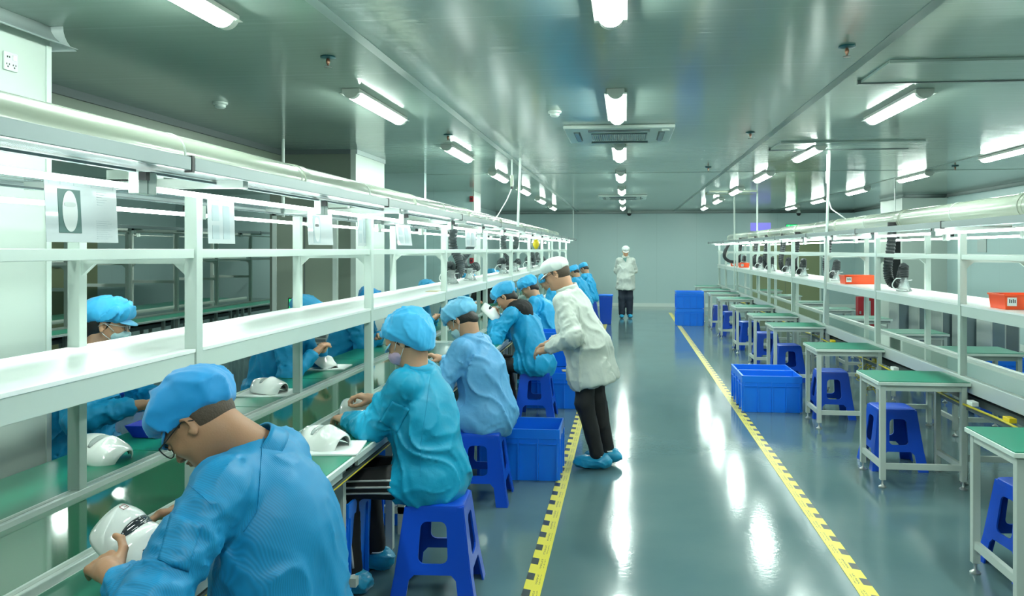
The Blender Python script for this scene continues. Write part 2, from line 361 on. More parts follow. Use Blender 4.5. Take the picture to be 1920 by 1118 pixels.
# cassette air conditioners
def aircon(Y0, lab, proto=[None]):
    if proto[0]: return dup(proto[0], (-.06, Y0, CEIL), 0, lab)
    t = thing('air_conditioner', lab, 'air conditioner', (-.06, Y0, CEIL), group='ceiling cassettes')
    MB().box(-.5, .5, 0, 1.0, -.035, -.001).build('panel', M_white, t, bevel=.01)
    b = MB().box(-.26, .26, .3, .74, -.046, -.034)
    b.build('grille_frame', M_canopy, t, bevel=.003)
    b = MB()
    for k in range(26): b.box(-.25+k*.02, -.242+k*.02, .32, .72, -.052, -.045)
    b.build('grille', M_grey, t)
    for a, bb, c, d in ((-.28, .28, .1, .16), (-.28, .28, .86, .92), (-.42, -.36, .22, .78), (.36, .42, .22, .78)):
        MB().box(a, bb, c, d, -.039, -.034).build('air_slot', M_dgrey, t)
        if bb-a > .2: MB().box(a, bb, c+.01, d-.01, -.05, -.04).build('louver', M_canopy, t)
        else: MB().box(a+.01, bb-.01, c, d, -.05, -.04).build('louver', M_canopy, t)
    MB().lathe([(.001, -.03), (.035, -.035), (.035, -.05), (.001, -.055)], (.42, .1, 0)).build('sensor_cap', M_white, t, smooth='auto')
    proto[0] = t
aircon(Yd(0, 7.15), 'square ceiling air conditioner with a grille over the middle of the aisle')
aircon(Yd(0, 16.4), 'farther square ceiling air conditioner near the end wall')
# flush ceiling panels on the right
for i, (X0, X1, D0) in enumerate(((1.55, 3.05, 4.72), (1.6, 3.05, 8.3), (1.6, 2.5, 15.4))):
    y0 = Yd(X0, D0); t = thing('ceiling_hatch', ['wide flush hatch in the ceiling at the upper right', 'wide ceiling hatch beyond the large right lamp', 'far narrow ceiling hatch near the end wall'][i], 'ceiling hatch', (0, 0, 0), group='ceiling hatches')
    MB().box(X0, X1, y0, y0+.58, CEIL-.018, CEIL-.001).build('hatch_panel', M_ceil if i < 2 else M_duct, t, bevel=.002)
    MB().box(X0-.02, X1+.02, y0+.575, y0+.6, CEIL-.024, CEIL-.001).build('hatch_edge', M_dgrey if i < 2 else M_khaki, t)
# cameras and monitor on the far wall
def dome(u, v, lab):
    D = 22.7; X = Xu(u, D); z = EYE-(v-468)*D/FPX; t = thing('security_camera', lab, 'security camera', (X, YF-.02, z), group='end wall cameras')
    MB().tube([(0, .015, .04), (0, -.12, .04)], .05, 12).build('camera_body', M_white, t, smooth='auto')
    MB().lathe([(.001, -.07), (.04, -.055), (.065, -.01), (.065, .01), (.001, .02)], (0, -.1, 0)).build('dome', M_black, t, smooth='auto')
dome(1180, 399, 'small security camera high on the end wall, above the standing man')
dome(1500, 400, 'small security camera high on the end wall, right of the purple screen')
D = 23.2; t = thing('monitor', 'lit purple screen hanging in front of the end wall', 'monitor', (Xu(1425, D), Yd(3.9, D)-.1, EYE+43*D/FPX))
MB().box(-.33, .33, 0, .05, -.19, .13).build('monitor_housing', M_black, t, bevel=.005)
MB().box(-.29, .29, -.006, 0, -.15, .11).build('screen', mat('lit_purple_screen', (.1, .1, .4), .3, emit=((.17, .16, .62), .9)), t)
MB().tube([(-.3, .03, .12), (-.3, .03, CEIL-(EYE+43*D/FPX))], .012, 8).build('hanger_rod', M_grey, t)
MB().tube([(.3, .03, .12), (.3, .03, CEIL-(EYE+43*D/FPX))], .012, 8).build('hanger_rod', M_grey, t)
M_exit = mat('lit_green_sign', (.02, .5, .15), .4, emit=((.02, .75, .2), 1.0))
def exit_sign(loc, lab, rz=0):
    t = thing('exit_sign', lab, 'exit sign', loc, rz, 'green exit signs')
    MB().box(-.17, .17, 0, .03, -.08, .08).build('sign_box', M_dgrey, t, bevel=.003)
    MB().box(-.155, .155, -.006, 0, -.065, .065).build('sign_face', M_exit, t)
    b = MB().box(.0, .09, -.009, -.005, -.008, .008).prism([(.09, -.03), (.13, 0), (.09, .03)], 'y', -.009, -.005)
    b.tube([(-.08, -.007, .045), (-.08, -.006, .035)], .012, 8).box(-.095, -.065, -.009, -.005, -.02, .025).box(-.12, -.09, -.009, -.005, -.045, -.015).box(-.07, -.04, -.009, -.005, -.05, -.015)
    b.build('pictogram', mat('sign_pale', (.8, .9, .8), .5, emit=((.7, .9, .75), .7)), t)
exit_sign((4.75, YF-.04, 2.32), 'green running-man exit sign high on the end wall')
exit_sign((xa+.14, yr-.035, .34), 'green running-man exit sign low on the white right column')
exit_sign((-3.60, ya-.04, 1.05), 'small green exit sign on the partition, behind the second far-side worker')
# red fire boxes
t = thing('fire_cabinet', 'red fire extinguisher cabinet on the floor near the right column', 'fire cabinet', (Xu(1625, 17), Yd(5.1, 17), 0))
MB().box(-.17, .17, 0, .2, 0, .66).build('cabinet_body', M_red, t, bevel=.006)
MB().box(-.06, .08, -.01, 0, .08, .58).build('glass_pane', mat('pale_glass', (.3, .38, .36), .1), t)
MB().box(-.15, -.12, -.03, 0, .3, .36).build('latch', M_chrome, t)
for u, v, nm in ((891, 352, 'small red fire bell high on the left pillar'), (891, 373, 'red alarm button below the bell on the left pillar'), (889.5, 489, 'dark red call point on the left pillar at head height')):
    D = 15.35; X = Xu(u, D); z = EYE-(v-468)*D/FPX
    t = thing('alarm_box', nm, 'alarm box', (-2.935, yq-.002, z), group='alarm devices on the left pillar')
    MB().box(-.045, .03, -.05, 0, -.055, .055).build('box_body', M_red, t, bevel=.006)
    MB().lathe([(.001, .006), (.018, .005), (.02, 0)], (0, 0, 0)).build('button', M_black, t, loc=(-.01, -.05, 0)).rotation_euler = (math.pi/2, 0, 0)
# socket plate on near column
D = Du(17, -2.88); z0 = EYE+(468-116)*D/FPX
t = thing('wall_socket', 'white double power socket high on the near left column', 'wall socket', (-2.879, Yd(-2.88, D), z0))
MB().box(0, .010, -.042, .042, -.043, .043).build('face_plate', M_white, t, bevel=.003)
b = MB()
for dy in (-.02, .02): b.box(.009, .0115, dy-.003, dy+.003, -.03, -.022).box(.009, .0115, dy-.010, dy-.006, -.018, -.010).box(.009, .0115, dy+.006, dy+.010, -.018, -.010)
b.box(.009, .0115, -.026, -.020, .016, .024).box(.009, .0115, -.014, -.008, .016, .024)
b.build('socket_holes', M_black, t)
MB().box(.009, .014, .008, .030, .008, .032).build('switch', M_foam, t, bevel=.001)
# paper notice, tall dark speakers and cabinets by the right wall
D = Du(1840, 6.48); y = Yd(6.48, D)
tag(MB().box(6.485, 6.497, y-.18, y+.18, 1.62, 1.88).build('paper_notice', mat('pale_notice', (.40, .47, .45), .5)), 'pale paper notice taped to the right wall above the shelf', 'notice')
for i, (u, D) in enumerate(((1706, 11.6), (1745, 11.2), (1790, 10.7), (1835, 10.2), (1885, 9.7))):
    X = Xu(u, D); t = thing('metal_cabinet', 'low grey cabinet by the right wall, %s' % ['leftmost of the row', 'second of the row from the left', 'middle one of the row', 'fourth of the row from the left', 'rightmost of the row'][i], 'cabinet', (X, Yd(X, D), 0), group='grey cabinets along the right wall')
    MB().box(-.17, .17, 0, .4, .04, .95).build('cabinet_body', M_grey, t, bevel=.004)
    MB().box(-.15, -.01, -.012, 0, .08, .92).build('cabinet_door', M_canopy, t, bevel=.003)
    MB().box(.01, .15, -.012, 0, .08, .92).build('cabinet_door', M_dgrey, t, bevel=.003)
    MB().box(-.17, .17, 0, .4, 0, .04).build('plinth', M_dgrey, t)
D = 14.6; X = Xu(1679, D)
t = thing('display_panel', 'tall narrow black panel hanging behind the right line', 'display panel', (X, Yd(X, D), 1.5))
MB().box(-.09, .09, 0, .05, -.38, .36).build('panel_body', M_black, t, bevel=.004)
MB().tube([(0, .025, .36), (0, .025, CEIL-1.5)], .01, 8).build('hanger_rod', M_grey, t)
# louvred locker at the partition
D = 8.7; X = Xu(594, D)
t = thing('louvred_cabinet', 'grey louvred cabinet standing before the partition behind the far workers', 'cabinet', (X, ya-.32, 0))
MB().box(-.14, .14, 0, .3, 0, 1.05).build('cabinet_body', M_grey, t, bevel=.004)
b = MB()
for k in range(16): b.box(-.12, .12, -.014, 0, .2+k*.052, .232+k*.052)
b.build('louvres', M_dgrey, t)
# conduits dropping from the ceiling
def pole(X, Y, z0, lab, X1=None, r=.016, Y1=None):
    tag(MB().tube([(X, Y, CEIL), (X if X1 is None else X1, Y if Y1 is None else Y1, z0)], r, 10).build('conduit_pole', M_white, smooth='auto'), lab, 'conduit pole', 'conduit poles')
pole(-1.28, Yd(-1.28, 9.77), 1.95, 'white conduit pole dropping from the ceiling onto the left line', X1=-1.31)
pole(2.29, Yd(2.29, 9.03), .84, 'long leaning white conduit pole in front of the right line', X1=2.23)
pole(-1.5, Yd(-1.5, 23), 1.95, 'thin distant conduit pole at the far end of the left line')
pole(2.3, Yd(2.3, 17), .8, 'thin grey conduit pole by the far stools of the right line')
pole(2.62, Yd(2.6, 16.0), .8, 'grey conduit pole just right of the far black hose')
pole(-3.45, Yd(-3.45, 8.1), 2.0, 'thin white conduit pole in front of the left partition')
def cord(X, Y, pts, lab):
    t = thing('drop_cord', lab, 'power drop', (X, Y, CEIL), group='power drops')
    MB().tube([(0, 0, 0), (0, 0, -.22)], .011, 10).build('conduit', M_white, t, smooth='auto')
    MB().tube([(0, 0, -.2), (0, 0, -.34)], .022, 12).build('connector', M_duct, t, smooth='auto')
    MB().tube([(0, 0, -.34), (0, 0, -.37)], .014, 12).build('plug', M_black, t, smooth='auto')
    MB().tube([(0, 0, -.36)]+pts, .007, 8).build('cable', M_foam, t, smooth=True)
cord(-1.40, Yd(-1.4, 9.9), [(-.05, -.05, -.5), (-.16, -.1, -.7), (-.26, -.15, -.84)], 'hanging connector with white cord slanting down to the left duct')
cord(2.36, Yd(2.36, 9.4), [(0, 0, -.5), (.02, -.1, -.65), (.14, -.25, -.77)], 'hanging connector with white cord beside the leaning pole')

# ------------------------------------------------------------------ assembly lines
def assembly_line(nm, xn, xf, y0, y1, posts, zrail, zshelf, zbeam, ztube, zcan, zduct, sgn, belt, duct=True, lit=True, cs=None, tube_y0=1.05, shelf=True, prof='white'):
    """xn: rail on the aisle side, xf: rail on the far side, sgn: direction from xf to xn"""
    lm = M_white if lit else M_grey  # unlit line takes grey for white, its dimness put into the colour
    t = thing('conveyor', 'long conveyor with a %s belt %s' % ('dark green' if belt is M_belt else 'grey-green', nm), 'conveyor', (0, 0, 0))
    lo, hi = min(xn, xf), max(xn, xf)
    MB().box(lo+.02, hi-.02, y0, y1, zrail-.06, zrail-.022).build('belt', belt, t)
    for x in (lo, hi):
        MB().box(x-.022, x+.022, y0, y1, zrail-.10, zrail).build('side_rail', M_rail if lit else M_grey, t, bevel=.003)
        MB().box(x-.008, x+.008, y0, y1, zrail-.001, zrail+.0015).build('rail_groove', M_grey, t)
    MB().box(lo+.06, hi-.06, y0+.1, y1-.1, zrail-.20, zrail-.15).build('return_belt', M_dgrey, t)
    for y in posts[::1]:
        for x in (lo, hi): MB().box(x-.02, x+.02, y-.05, y-.01, 0.03, zrail-.10).build('leg', lm, t)
        MB().box(lo, hi, y-.045, y-.015, .16, .20).build('stretcher', lm, t)
        for x in (lo, hi): MB().lathe([(.028, 0), (.028, .006), (.010, .018), (.008, .035)], (x, y-.03, 0), 10).build('foot', M_chrome, t, smooth='auto')
    # overhead rack
    r = thing('overhead_rack', 'white post-and-shelf rack standing on the conveyor %s' % nm, 'rack', (0, 0, 0))
    w = .024
    for y in posts:
        for x in (xn, xf): MB().box(x-w, x+w, y-w*.9, y+w*.9, zrail+.001, ztube+.015).build('post', lm, r, bevel=.002)
        MB().box(lo+w, hi-w, y-.014, y+.014, zbeam-.055, zbeam-.012).build('cross_beam', lm, r)
        for s_, x in ((1, lo+w), (-1, hi-w)):
            MB().prism([(x, zbeam-.10), (x, zbeam-.05), (x+s_*.055, zbeam-.05)], 'y', y-.01, y+.01).build('bracket', lm, r)
        MB().box(lo+w, hi-w, y-.014, y+.014, zshelf-.07, zshelf-.03).build('cross_beam', lm, r)
        MB().box(lo-.2, hi+.2, y-.02, y+.02, zcan-.03, zcan+.005).build('top_beam', M_rail if lit else M_grey, r)
    ys = [y0]+[y for y in posts]+[y1]
    for a, b_ in zip(ys[:-1], ys[1:]):
        for x in (xn, xf): MB().box(x-.016, x+.016, a+w, b_-w, zbeam-.034, zbeam).build('upper_rail', lm, r, bevel=.002)
        if shelf:
            for x in (xn, xf): MB().box(x-.018, x+.018, a+w, b_-w, zshelf-.085, zshelf-.012).build('shelf_rail', lm, r, bevel=.002)
    if shelf: 
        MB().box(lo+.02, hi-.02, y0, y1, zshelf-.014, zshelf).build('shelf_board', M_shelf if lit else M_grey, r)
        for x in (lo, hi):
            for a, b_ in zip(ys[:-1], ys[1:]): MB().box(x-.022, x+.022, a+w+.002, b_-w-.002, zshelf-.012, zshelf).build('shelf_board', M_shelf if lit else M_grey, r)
    # light canopies: one each side, sections two metres long
    for s2, xs, side in ((sgn, xn, 'aisle side'), (-sgn, xf, 'wall side')):
        lipx = xs+s2*.24
        L0 = y0
        k = 0
        while L0 < y1-.3:
            L1 = min(L0+2.05, y1)
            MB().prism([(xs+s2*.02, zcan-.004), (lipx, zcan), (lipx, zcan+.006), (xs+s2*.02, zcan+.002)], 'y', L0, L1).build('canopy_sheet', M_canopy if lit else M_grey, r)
            MB().box(min(lipx, lipx+s2*.022), max(lipx, lipx+s2*.022), L0+.01, L1-.01, zcan-.012, zcan+.03).build('canopy_lip', mat('grey_lip_metal', (.25, .31, .31), .3, .3), r, bevel=.002)
            MB().box(min(lipx-.002*s2, lipx+s2*.024), max(lipx-.002*s2, lipx+s2*.024), L1-.01, L1+.004, zcan-.018, zcan+.034).build('end_plug', M_black, r)
            L0 = L1; k += 1
        y = tube_y0; k = 0
        while y+1.4 < y1+.2:
            x = xs+s2*.09
            zt = ztube - (0 if s2 == sgn else .02)
            lab = 'tube light %s, %s, %s' % (nm, side, nth(k))
            f = thing('tube_light', lab, 'tube light', (x, y, zt), group='tube lights %s' % nm)
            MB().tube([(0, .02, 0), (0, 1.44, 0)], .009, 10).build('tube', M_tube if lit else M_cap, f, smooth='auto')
            for yy in (.0, 1.42): MB().box(-.018, .018, yy, yy+.045, -.02, .05).build('tube_holder', M_white, f, bevel=.003)
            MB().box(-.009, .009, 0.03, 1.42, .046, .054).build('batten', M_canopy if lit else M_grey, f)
            MB().box(s2*.035-.012, s2*.035+.012, -.06, -.04, .02, .045).build('cable_clip', M_black, f)
            y += 1.47; k += 1
    if duct:
        xc = (lo+hi)/2
        d = thing('air_duct', 'round cream air duct lying on top of the rack %s' % nm, 'air duct', (xc, 0, zduct))
        e = y1-.6
        MB().tube([(0, y0-.3, 0), (0, e-.05, 0), (0, e, 0)], [.088, .088, .075], 32).build('duct_pipe', M_duct, d, smooth='auto')
        yy = y0+.4; k = 0
        while yy < e:
            MB().tube([(0, yy, 0), (0, yy+.012, 0)], .0905, 32).build('clamp_band', M_grey if k % 2 == 0 else M_duct, d, smooth='auto')
            if k % 2: MB().tube([(0, yy+.05, 0), (0, yy+.13, 0)], .093, 32).build('coupling', M_duct, d, smooth='auto')
            yy += 1.15; k += 1
        for y in posts: MB().box(-.1, .1, y-.02, y+.02, -(zduct-zcan)+.0, -.08).build('duct_saddle', M_white, d)
    return t, r
LP = [Yd(-1.59, D) for D in (.93, 2.96, 4.98)]+[Yd(-1.59, 4.98+2.06*k) for k in range(1, 9)]
XN, XF, XO = -1.59, -2.05, -2.5
ZR, ZS = .77, 1.305
line1 = assembly_line('on the busy left side', XN, XF, .3, 21.6, LP, ZR, ZS, 1.672, 1.862, 1.925, 2.045, 1, M_belt, tube_y0=Yd(-1.5, 2.5)-2*1.47)
RP = [Yd(2.4, 3.8+1.93*k) for k in range(0, 9)]+[20.9]
line2 = assembly_line('on the empty right side', 2.40, 2.86, 1.6, 21.2, RP, ZR, 1.28, 1.632, 1.79, 1.83, 1.955, -1, M_belt_r, tube_y0=1.85)
DP = [7.6+1.15*k for k in range(6)]
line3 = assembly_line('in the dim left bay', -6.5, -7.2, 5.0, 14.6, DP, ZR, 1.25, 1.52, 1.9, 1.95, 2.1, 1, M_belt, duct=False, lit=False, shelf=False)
# two lit tubes remain on the dim bay
# desk tops along line 1 and the dim bay
def desk_run(x0, x1, ys, lab, zt=.75, edge_in=None, cr=None):
    for k, (a, b_) in enumerate(zip(ys[:-1], ys[1:])):
        t = thing('desk', '%s, %s' % (lab, nth(k)), 'desk', (x0, a, 0), group=lab)
        W = x1-x0
        MB().box(0, W, .002, b_-a-.002, zt-.03, zt-.004).build('desk_board', M_white, t, bevel=.002)
        MB().box(.012 if x0 > -1.8 or True else 0, W-.012, .006, b_-a-.006, zt-.006, zt).build('desk_mat', M_mat, t)
        for yy in (.10, b_-a-.14):
            for xx in (.03, W-.13): MB().box(xx, xx+.04, yy, yy+.04, 0, zt-.03).build('leg', M_grey, t)
        MB().box(.03, W-.03, .10, .14, .12, .16).build('stretcher', M_grey, t)
        MB().box(W-.035 if x0 > -1.8 else .02, W-.02 if x0 > -1.8 else .035, .10, b_-a-.1, zt-.07, zt-.04).build('apron', M_grey, t)
ysn = [.4+1.02*k for k in range(18)]
desk_run(XN+.024, -1.20, ysn, 'narrow green-topped desk on the aisle side of the left conveyor')
ysf = [.4+1.02*k for k in range(18)]
desk_run(XO, XF-.024, ysf, 'green-topped desk at the far edge of the left conveyor')
desk_run(-6.47, -6.1, [5.0+1.9*k for k in range(6)], 'green-topped desk in the dim bay')
desk_run(-8.0, -7.23, [5.0+1.9*k for k in range(6)], 'deep green-topped desk at the back of the dim bay')
# ------------------------------------------------------------------ workbenches right of the aisle
def make_table(W=.62, Dp=.54):
    t = thing('workbench', 'x', 'workbench')
    MB().box(0, W, 0, Dp, .722, .745).build('table_top', M_white, t, bevel=.002)
    MB().box(.006, W-.006, .006, Dp-.006, .744, .75).build('top_mat', M_mat, t)
    s = .038
    xs, ys = (.02, W-.02-s), (.02, Dp-.02-s)
    for x in xs:
        for y in ys:
            l = MB().box(x, x+s, y, y+s, .055, .722).build('leg', M_grey, t, bevel=.002)
            MB().lathe([(.026, 0), (.027, .008), (.012, .018), (.008, .024), (.007, .06)], (x+s/2, y+s/2, 0), 14).build('leveling_foot', M_chrome, l, smooth='auto')
    MB().box(xs[0]+s, xs[1], ys[0]+.004, ys[0]+.030, .68, .722).build('apron', M_grey, t)
    MB().box(xs[0]+s, xs[1], ys[1]+.004, ys[1]+.030, .68, .722).build('apron', M_grey, t)
    MB().box(xs[0]+.004, xs[0]+.030, ys[0]+s, ys[1], .68, .722).build('apron', M_grey, t)
    MB().box(xs[1]+.004, xs[1]+.030, ys[0]+s, ys[1], .68, .722).build('apron', M_grey, t)
    for x in xs: MB().box(x+.006, x+.032, ys[0]+s, ys[1], .13, .17).build('stretcher', M_grey, t)
    MB().box(xs[0]+s, xs[1], ys[0]+.006, ys[0]+.032, .13, .17).build('stretcher', M_grey, t)
    return t
tb0 = make_table(); TD = [3.63, 5.58, 7.42, 9.6, 11.1, 12.85, 15.0, 16.8, 18.3, 20.0]
for i, D in enumerate(TD):
    lab = 'green-topped workbench beside the aisle on the right, %s' % nth(i)
    loc = (1.755, Yd(1.76, D), 0)
    if i == 0: tb0.location = loc; tb0['label'] = lab; tb0['group'] = 'workbenches on the aisle side of the right line'
    else: dup(tb0, loc, 0, lab)
for i, D in enumerate([5.35, 7.08, 8.73, 10.6, 12.3, 13.9, 16.0, 18.0]):
    dup(tb0, (2.89, Yd(3.2, D), 0), 0, 'green-topped workbench behind the right conveyor, %s' % nth(i), 'workbenches behind the right line')
# ------------------------------------------------------------------ plastic stools
def make_stool(h=.46, tb=.135, bb=.195):
    t = thing('plastic_stool', 'x', 'stool')
    def mp(side, s, z):                        # s -1..1 across a side, z height
        k = 1-z/h; half = tb+(bb-tb)*k + (.006 if z < .02 else 0)
        x, y = s*half, -half
        for _ in range(side): x, y = -y, x
        return (x, y, z)
    b = MB()
    for side in range(4):
        # panel with a rounded window
        rx0, rx1, rz0, rz1 = -1, 1, .145, h-.012
        hole = rrect(-.36, .36, .20, .375, .05 if False else .04, 5)
        # rounded hole in (s, z) coordinates
        hole = []
        for cx, cz, a0 in ((.42-.2, .385-.03, 0), (-.42+.2, .385-.03, 90), (-.42+.2, .195+.03, 180), (.42-.2, .195+.03, 270)):
            for k in range(5):
                a = math.radians(a0+22.5*k); hole.append((cx+.2*math.cos(a), cz+.03*math.sin(a)))
        outer = []
        for (x, z) in hole:
            cz = (rz0+rz1)/2; dx, dz = x/1.0, (z-cz)/((rz1-rz0)/2); m_ = max(abs(dx), abs(dz)); outer.append((dx/m_, cz+dz/m_*(rz1-rz0)/2))
        corners = {}
        n = len(hole); vs = [mp(side, *p) for p in outer]+[mp(side, *p) for p in hole]
        fs = [(i, (i+1) % n, n+(i+1) % n, n+i) for i in range(n)]
        b.add(vs, fs)
        # fill triangle corners of the outer rectangle
        for i in range(n):
            p, q = outer[i], outer[(i+1) % n]
            if abs(p[0]-q[0]) > 1e-6 and abs(p[1]-q[1]) > 1e-6:
                cx = p[0] if abs(abs(p[0])-1) < 1e-6 else q[0]; cz = p[1] if (abs(p[1]-rz0) < 1e-6 or abs(p[1]-rz1) < 1e-6) else q[1]
                b.add([mp(side, *p), mp(side, *q), mp(side, cx, cz)], [(0, 1, 2)])
        # legs below the crossbar
        for s1, s2 in ((-1, -.62), (1, .62)):
            b.add([mp(side, s1, .0), mp(side, s2+(-.02 if s2 < 0 else .02), .0), mp(side, s2, .12), mp(side, s2*.8, .145), mp(side, s1, .145)], [(0, 1, 2, 3, 4)])
    b.build('leg_frame', M_blue, t, solid=.009)
    # ribs inside window sides
    b = MB()
    n = 8
    top = [(.97*tb*x, .97*tb*y) for x, y in rrect(-1, 1, -1, 1, .25, 5)]
    def ring(sc, z): return [(p[0]*sc, p[1]*sc, z) for p in top]
    rs = [ring(1.10, h-.045), ring(1.09, h-.018), ring(1.06, h-.004), ring(.98, h), ring(.3, h-.003), ring(.05, h-.003)]
    N_ = len(top); vs = [p for R in rs for p in R]; fs = [(i*N_+k, i*N_+(k+1) % N_, (i+1)*N_+(k+1) % N_, (i+1)*N_+k) for i in range(len(rs)-1) for k in range(N_)]
    fs.append(tuple((len(rs)-1)*N_+k for k in range(N_)))
    b.add(vs, fs); b.build('seat', M_blue, t, smooth='auto')
    return t
st0 = make_stool()
STOOLS = []
def stool(X, Y, rz, lab, grp):
    global st0
    if not STOOLS: st0.location = (X, Y, 0); st0.rotation_euler = (0, 0, rz); st0['label'] = lab; st0['group'] = grp; STOOLS.append(st0); return st0
    o = dup(st0, (X, Y, 0), rz, lab, grp); STOOLS.append(o); return o
GS = 'stools of the seated workers on the left'
stool(-.91, Yd(-.9, 3.92), .06, 'blue plastic stool under the woman with the pink mask', GS)
stool(-.88, Yd(-.9, 2.2), 0, 'blue plastic stool under the big man in the foreground', GS)
stool(-.97, Yd(-.95, 5.38), .04, 'blue plastic stool under the worker in the light-blue coat', GS)
stool(-.89, Yd(-.89, 8.0), 0, 'blue plastic stool under the worker with the black hood, beside a blue crate', GS)
stool(-.90, Yd(-.9, 9.75), 0, 'blue plastic stool behind the worker with the black hood', GS)
GR = 'stools at the right-hand workbenches'
for i, D in enumerate(TD[:8]):
    stool(2.05+(.06 if i == 0 else 0), Yd(2.05, D+(.62 if i else .5)), [.1, .0, -.05, .1, 0, .2, .05, 0][i], 'empty blue plastic stool at the right-hand workbenches, %s' % nth(i), GR)
for i, D in enumerate([8.1, 9.75, 11.5, 13.2, 15]):
    stool(3.72, Yd(3.7, D), .1*i, 'empty blue plastic stool beyond the right conveyor, %s' % nth(i), 'stools beyond the right line')
for i, (X, D) in enumerate(((-5.4, 7.6), (-5.3, 8.6))):
    stool(X, Yd(X, D), .2, ['dark-looking blue stool in the dim bay, left of the partition', 'farther blue stool in the dim bay, left of the partition'][i], 'stools in the dim bay')
# ------------------------------------------------------------------ crates
def make_crate(W, Dp, H):
    t = thing('plastic_crate', 'x', 'crate')
    w = .006
    tp = .018
    def wall(b, z0, z1, o0, o1):
        pass
    b = MB()
    def ringv(o, z): return [(o, o, z), (W-o, o, z), (W-o, Dp-o, z), (o, Dp-o, z)]
    rings = [ringv(.02, 0), ringv(.004, H-.07), ringv(.0, H-.07), ringv(.0, H), ringv(.012, H), ringv(.014, H-.06), ringv(.028, .012)]
    vs = [p for R in rings for p in R]; fs = [(i*4+k, i*4+(k+1) % 4, (i+1)*4+(k+1) % 4, (i+1)*4+k) for i in range(len(rings)-1) for k in range(4)]
    fs += [(3, 2, 1, 0), (24, 25, 26, 27)]
    b.add(vs, fs); b.build('crate_body', M_crate, t, bevel=.002)
    b = MB()
    n = max(3, int(W/.14))
    for k in range(n+1):
        x = .02+(W-.04)*k/n
        for y0, y1 in ((-.0035, .014), (Dp-.014, Dp+.0035)): b.box(x-.006, x+.006, y0, y1, .01, H-.07)
    m_ = max(2, int(Dp/.14))
    for k in range(m_+1):
        y = .02+(Dp-.04)*k/m_
        for x0, x1 in ((-.0035, .014), (W-.014, W+.0035)): b.box(x0, x1, y-.006, y+.006, .01, H-.07)
    b.box(.01, W-.01, -.0025, .01, H-.11, H-.102)
    b.box(-.0025, .01, .01, Dp-.01, H-.11, H-.102)
    b.build('ribs', M_crate, t)
    MB().prism([(-.004, H-.012), (-.004, H), (.012, H+.003), (.012, H-.012)], 'y', 0, Dp).build('rim', M_crate, t)
    return t
cr0 = make_crate(.60, .42, .375)
cr0.location = (1.19, Yd(1.2, 8.2), 0); tag(cr0, 'open blue crate on the floor by the right tape, the front one of a pair', 'crate', 'open blue crates')
dup(cr0, (1.19, Yd(1.2, 8.2)+.43, 0), 0, 'open blue crate directly behind the front crate by the right tape')
dup(cr0, (1.10, Yd(1.1, 17.5), 0), 0, 'far blue crate on the floor by the benches, lower one of a stack')
dup(cr0, (1.10, Yd(1.1, 17.5), .378), 0, 'far blue crate by the benches, upper one of a stack')
dup(cr0, (-1.07, Yd(-.5, 5.74), 0), 0, 'open blue crate beside the stool of the worker in the light-blue coat')
dup(cr0, (-1.08, Yd(-.5, 8.35), 0), 0, 'blue crate behind the stool of the worker with the black hood')
dup(cr0, (-1.10, Yd(-.5, 8.35)+.44, 0), 0, 'blue crate near the white-coated man\'s legs, lower one of a stack')
dup(cr0, (-1.10, Yd(-.5, 8.35)+.44, .378), 0, 'blue crate near the white-coated man\'s hand, upper one of a stack')
cr1 = make_crate(.24, .56, .46)
for i in range(4):
    lab = 'dark-shaded blue crate under the narrow left desk, %s' % nth(i); loc = (-1.545, ysn[2+i]+.22, 0)
    if i == 0: cr1.location = loc; tag(cr1, lab, 'crate', 'crates under the left desks')
    else: dup(cr1, loc, 0, lab)
for i, D in enumerate((6.9, 8.1, 9.4)):
    dup(cr0, (4.15, Yd(4.2, D), 0), .0, 'blue crate on the floor beyond the right conveyor, %s' % nth(i), 'crates beyond the right line')
tag(MB().prism([(0, 0), (.14, .02), (.10, .13), (-.02, .10)], 'z', 0, .012).build('cardboard_piece', mat('tan_card', (.42, .40, .22), .8), loc=(-.66, Yd(-.5, 8.42), .378)), 'tan cardboard piece lying on the crate beside the white-coated man', 'cardboard')
# tall blue bin at the far end
t = thing('blue_bin', 'narrow blue bin standing at the far end of the left tape', 'bin', (Xu(1136, 18), Yd(-.45, 18), 0))
MB().prism([(-.12, 0), (.12, 0), (.15, .62), (-.15, .62)], 'y', -.14, .14).build('bin_body', M_blue, t, bevel=.01)
MB().box(-.16, .16, -.15, .15, .62, .66).build('bin_lid', M_crate, t, bevel=.01)
# ------------------------------------------------------------------ orange part bins on the right shelf
def orange_bin(x, y, W, Dp, lab, z=1.28):
    t = thing('parts_bin', lab, 'bin', (x, y, z), group='orange bins on the right shelf')
    H = .10
    def ringv(o, z): return [(o, o, z), (W-o, o, z), (W-o, Dp-o, z), (o, Dp-o, z)]
    rings = [ringv(.012, 0.001), ringv(.003, H-.012), ringv(-.003, H-.012), ringv(-.003, H), ringv(.006, H), ringv(.02, .006)]
    b = MB(); vs = [p for R in rings for p in R]; fs = [(i*4+k, i*4+(k+1) % 4, (i+1)*4+(k+1) % 4, (i+1)*4+k) for i in range(len(rings)-1) for k in range(4)]+[(3, 2, 1, 0), (20, 21, 22, 23)]
    b.add(vs, fs); b.build('bin_body', M_orange, t, bevel=.0015)
    lb = MB().box(.02, .075, -.002, .008, .025, .08).build('paper_label', M_foam, t)
    b = MB()
    for k in range(4): b.box(.028+k*.011, .034+k*.011, -.0028, -.001, .045, .07-.004*(k % 2))
    b.build('label_print', M_black, lb)
orange_bin(2.44, Yd(2.5, 8.95), .36, .24, 'orange parts bin on the right shelf beside the clear funnel')
orange_bin(2.43, Yd(2.5, 5.15), .36, .24, 'orange parts bin at the right edge of the picture on the shelf')
